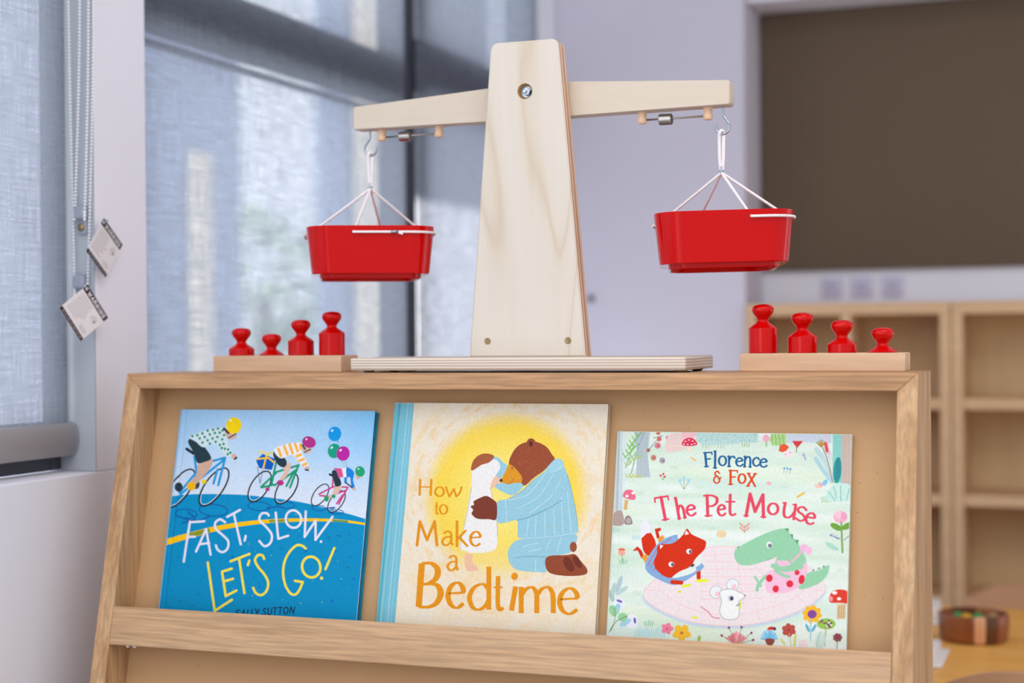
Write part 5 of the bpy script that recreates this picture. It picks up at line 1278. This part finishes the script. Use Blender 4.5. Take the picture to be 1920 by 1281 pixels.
# mouse, plain and generic
MW = (238, 240, 236); MG = (130, 138, 160)
A.stroke([(552, 990), (592, 1018), (615, 1046), (652, 1052)], 6, (222, 140, 146), True)
for x, y, r in ((634, 912, 34), (722, 873, 33)): A.ell(x, y, r, r, MG); A.ell(x, y, r-2, r-2, (232, 236, 236)); A.ell(x+8, y+10, 12, 14, (244, 196, 204), 30)
mb = [(662, 905), (720, 898), (752, 912), (788, 930), (770, 950), (752, 962), (756, 1010), (748, 1048), (705, 1058), (668, 1046), (654, 1010), (664, 965), (656, 930)]
A.stroke(crm(mb, 5, True), 5, MG, closed=True); A.blob(mb, MW); A.ell(712, 945, 17, 17, (206, 210, 220)); A.ell(717, 946, 10, 11, (64, 70, 88)); A.ell(788, 931, 5, 4, (150, 90, 110), n=10); A.stroke([(766, 966), (758, 1002)], 9, (214, 226, 50)); A.stroke([(742, 985), (760, 975)], 6, MG)
# titles
BLU = (18, 98, 150); RED = (222, 66, 18); COR = (228, 72, 96)
GLB = GL
GL_save = dict(GL); GL.update(SER)
for ch, a, b, c_, d, q, r in (('F', 566, 164, 617, 245, 12, -4), ('l', 617, 157, 642, 253, 12, 2), ('o', 646, 183, 690, 240, 11, 0), ('r', 692, 184, 736, 245, 11, 0), ('e', 738, 192, 778, 244, 11, -6), ('n', 778, 185, 826, 247, 11, 3), ('c', 828, 190, 868, 243, 11, 3), ('e', 866, 197, 907, 249, 11, -2)):
    A.glyph(ch, a-3, b, c_+3, d, q+.5, BLU, wy=7.5, rot=r)
A.glyph('&', 617, 264, 665, 333, 9, RED, wy=7)
for ch, a, b, c_, d, q, r in (('F', 698, 260, 750, 341, 12, 2), ('o', 751, 278, 793, 335, 11, 0), ('x', 794, 276, 852, 350, 11, 2)): A.glyph(ch, a-3, b, c_+3, d, q+.5, RED, wy=7.5, rot=r)
for ch, a, b, c_, d, q, r in (('T', 310, 402, 390, 530, 16, -9), ('h', 416, 404, 468, 522, 15, -10), ('e', 474, 445, 524, 508, 14, -8), ('P', 566, 394, 642, 508, 16, -2), ('e', 640, 444, 684, 508, 14, -4), ('t', 684, 391, 740, 506, 15, 0), ('M', 782, 388, 908, 512, 17, 4), ('o', 908, 436, 967, 501, 15, 6), ('u', 980, 438, 1058, 520, 15, 10), ('s', 1060, 454, 1114, 536, 14, 10), ('e', 1110, 487, 1162, 553, 15, 12)):
    A.glyph(ch, a-4, b-2, c_+5, d+1, q+1, COR, wy=9.5, rot=r)
GL.clear(); GL.update(GL_save)
A.build('front_cover', M_print, bk3, lambda u, v, z: (u-w3/2, -th3-z, v), cover_extra(w3, h3, -th3+.0008, .0004, (220, 228, 216), (226, 226, 214)))
bm = BM(); box(bm, -w3/2+.0006, w3/2-.0003, -th3+.0013, -.0007, .0006, h3-.0006); obj('page_block', bm, M_paper, bk3, local=True)
bm = BM(); box(bm, -w3/2, w3/2, -.0006, -.0002, 0, h3); obj('back_cover', bm, mat('mint_card', (204, 224, 206), .5), bk3, local=True)
bm = BM(); box(bm, -w3/2-.0005, -w3/2+.0018, -th3+.0009, -.0004, .0004, h3-.0004, .0006); obj('spine', bm, mat('pale_green_spine', (196, 210, 204), .5), bk3, local=True)

# ---------------------------------------------------------------- warning tags on the chains
def wtag(P, label, strip):
    P = [Vector(p) for p in P]; e1 = P[1]-P[0]; e2 = P[3]-P[0]; nn = e1.cross(e2).normalized()
    if nn.x < 0: nn = -nn
    lw, lh = e1.length, e2.length; e1n, e2n = e1.normalized(), e2.normalized()
    t = thing('warning_tag', tuple(P[0]), label, 'tag', 'warning tags on the blind chains')
    A = Art(lambda x, y: (x*lw/100, (100-y)*lh/100), (0, 0, lw, lh), dz=5e-6)
    A.grid(lw, lh, 1, 1, lambda u, v: (238, 234, 236))
    A.poly([(0, 0), (100, 0), (100, 17), (0, 17)], strip); A.poly([(0, 90), (100, 90), (100, 100), (0, 100)], strip)
    A.ell(7, 8, 4.5, 4, (230, 228, 232), n=16)
    x = 17
    for ch in 'WARNING':
        wd_ = {'W': 12.5, 'I': 4.5}.get(ch, 9.5)
        A.glyph(ch, x, 2.8, x+wd_, 14.6, 2.5, (230, 224, 230)); x += wd_+1.9
    rt2 = random.Random(len(label))
    for k in range(9):
        y = 25+k*6.6
        A.stroke([(8, y), (8+rt2.uniform(40, 56)*(.8 if k > 6 else 1), y)], 1.7, (168, 164, 174), cap=False)
    A.stroke(ell(80, 38, 9, 8.5, 0, 20), 1, (120, 118, 126), closed=True); A.stroke([(74, 38), (80, 35), (86, 40)], 1.4, (120, 118, 126)); A.ell(84, 40, 3, 3, (90, 88, 96), n=10)
    for k in range(4): A.stroke([(66, 74+k*3), (92, 74+k*3)], 1.1, (176, 172, 180), cap=False)
    x = 8
    for wd_ in (8, 10, 12, 9, 14, 10, 9): A.stroke([(x, 95), (x+wd_, 95)], 2.4, (170, 164, 170), cap=False); x += wd_+2.5
    ev = [P[0], P[1], P[2], P[3]]; base_ = P[0]
    def place(u, v, z):
        return tuple(e1n*u + e2n*(lh-v) + nn*(z+.0003))
    back = []
    for (u, v) in ((0, 0), (lw, 0), (lw, lh), (0, lh)):
        back.append(tuple(e1n*u+e2n*(lh-v)-nn*.0002))
    frn = [tuple(e1n*u+e2n*(lh-v)+nn*.00029) for (u, v) in ((0, 0), (lw, 0), (lw, lh), (0, lh))]
    A.build('card', M_printtag, t, place, (back+frn, [(0, 1, 2, 3), (0, 1, 5, 4), (1, 2, 6, 5), (2, 3, 7, 6), (3, 0, 4, 7)], [(226, 222, 224)]*5))
    # clear tie through the punched hole
    bm = BM(); c0 = P[0]+e1n*lw*.07+e2n*lh*.08
    pts = [c0+nn*(.0035*sin(a))+(-e2n*.5+e1n*.25)*(.006*(1-cos(a))) for a in [2*pi*i/16 for i in range(16)]]
    tube(bm, pts, .0007, 8, closed=True); obj('tie', bm, M_clip, t)
wtag([(-.068, .0545, .1876), (-.068, .0931, .1569), (-.068, .0583, .1111), (-.068, .0178, .1457)], 'upper white warning tag with black strips, hanging against the narrow wall pier', (28, 28, 32))
wtag([(-.068, .0204, .1055), (-.0597, .0495, .0661), (-.0704, .012, .0347), (-.0794, -.0194, .0775)], 'lower white warning tag with dark maroon strips, hanging below the clip in the window recess', (48, 26, 32))
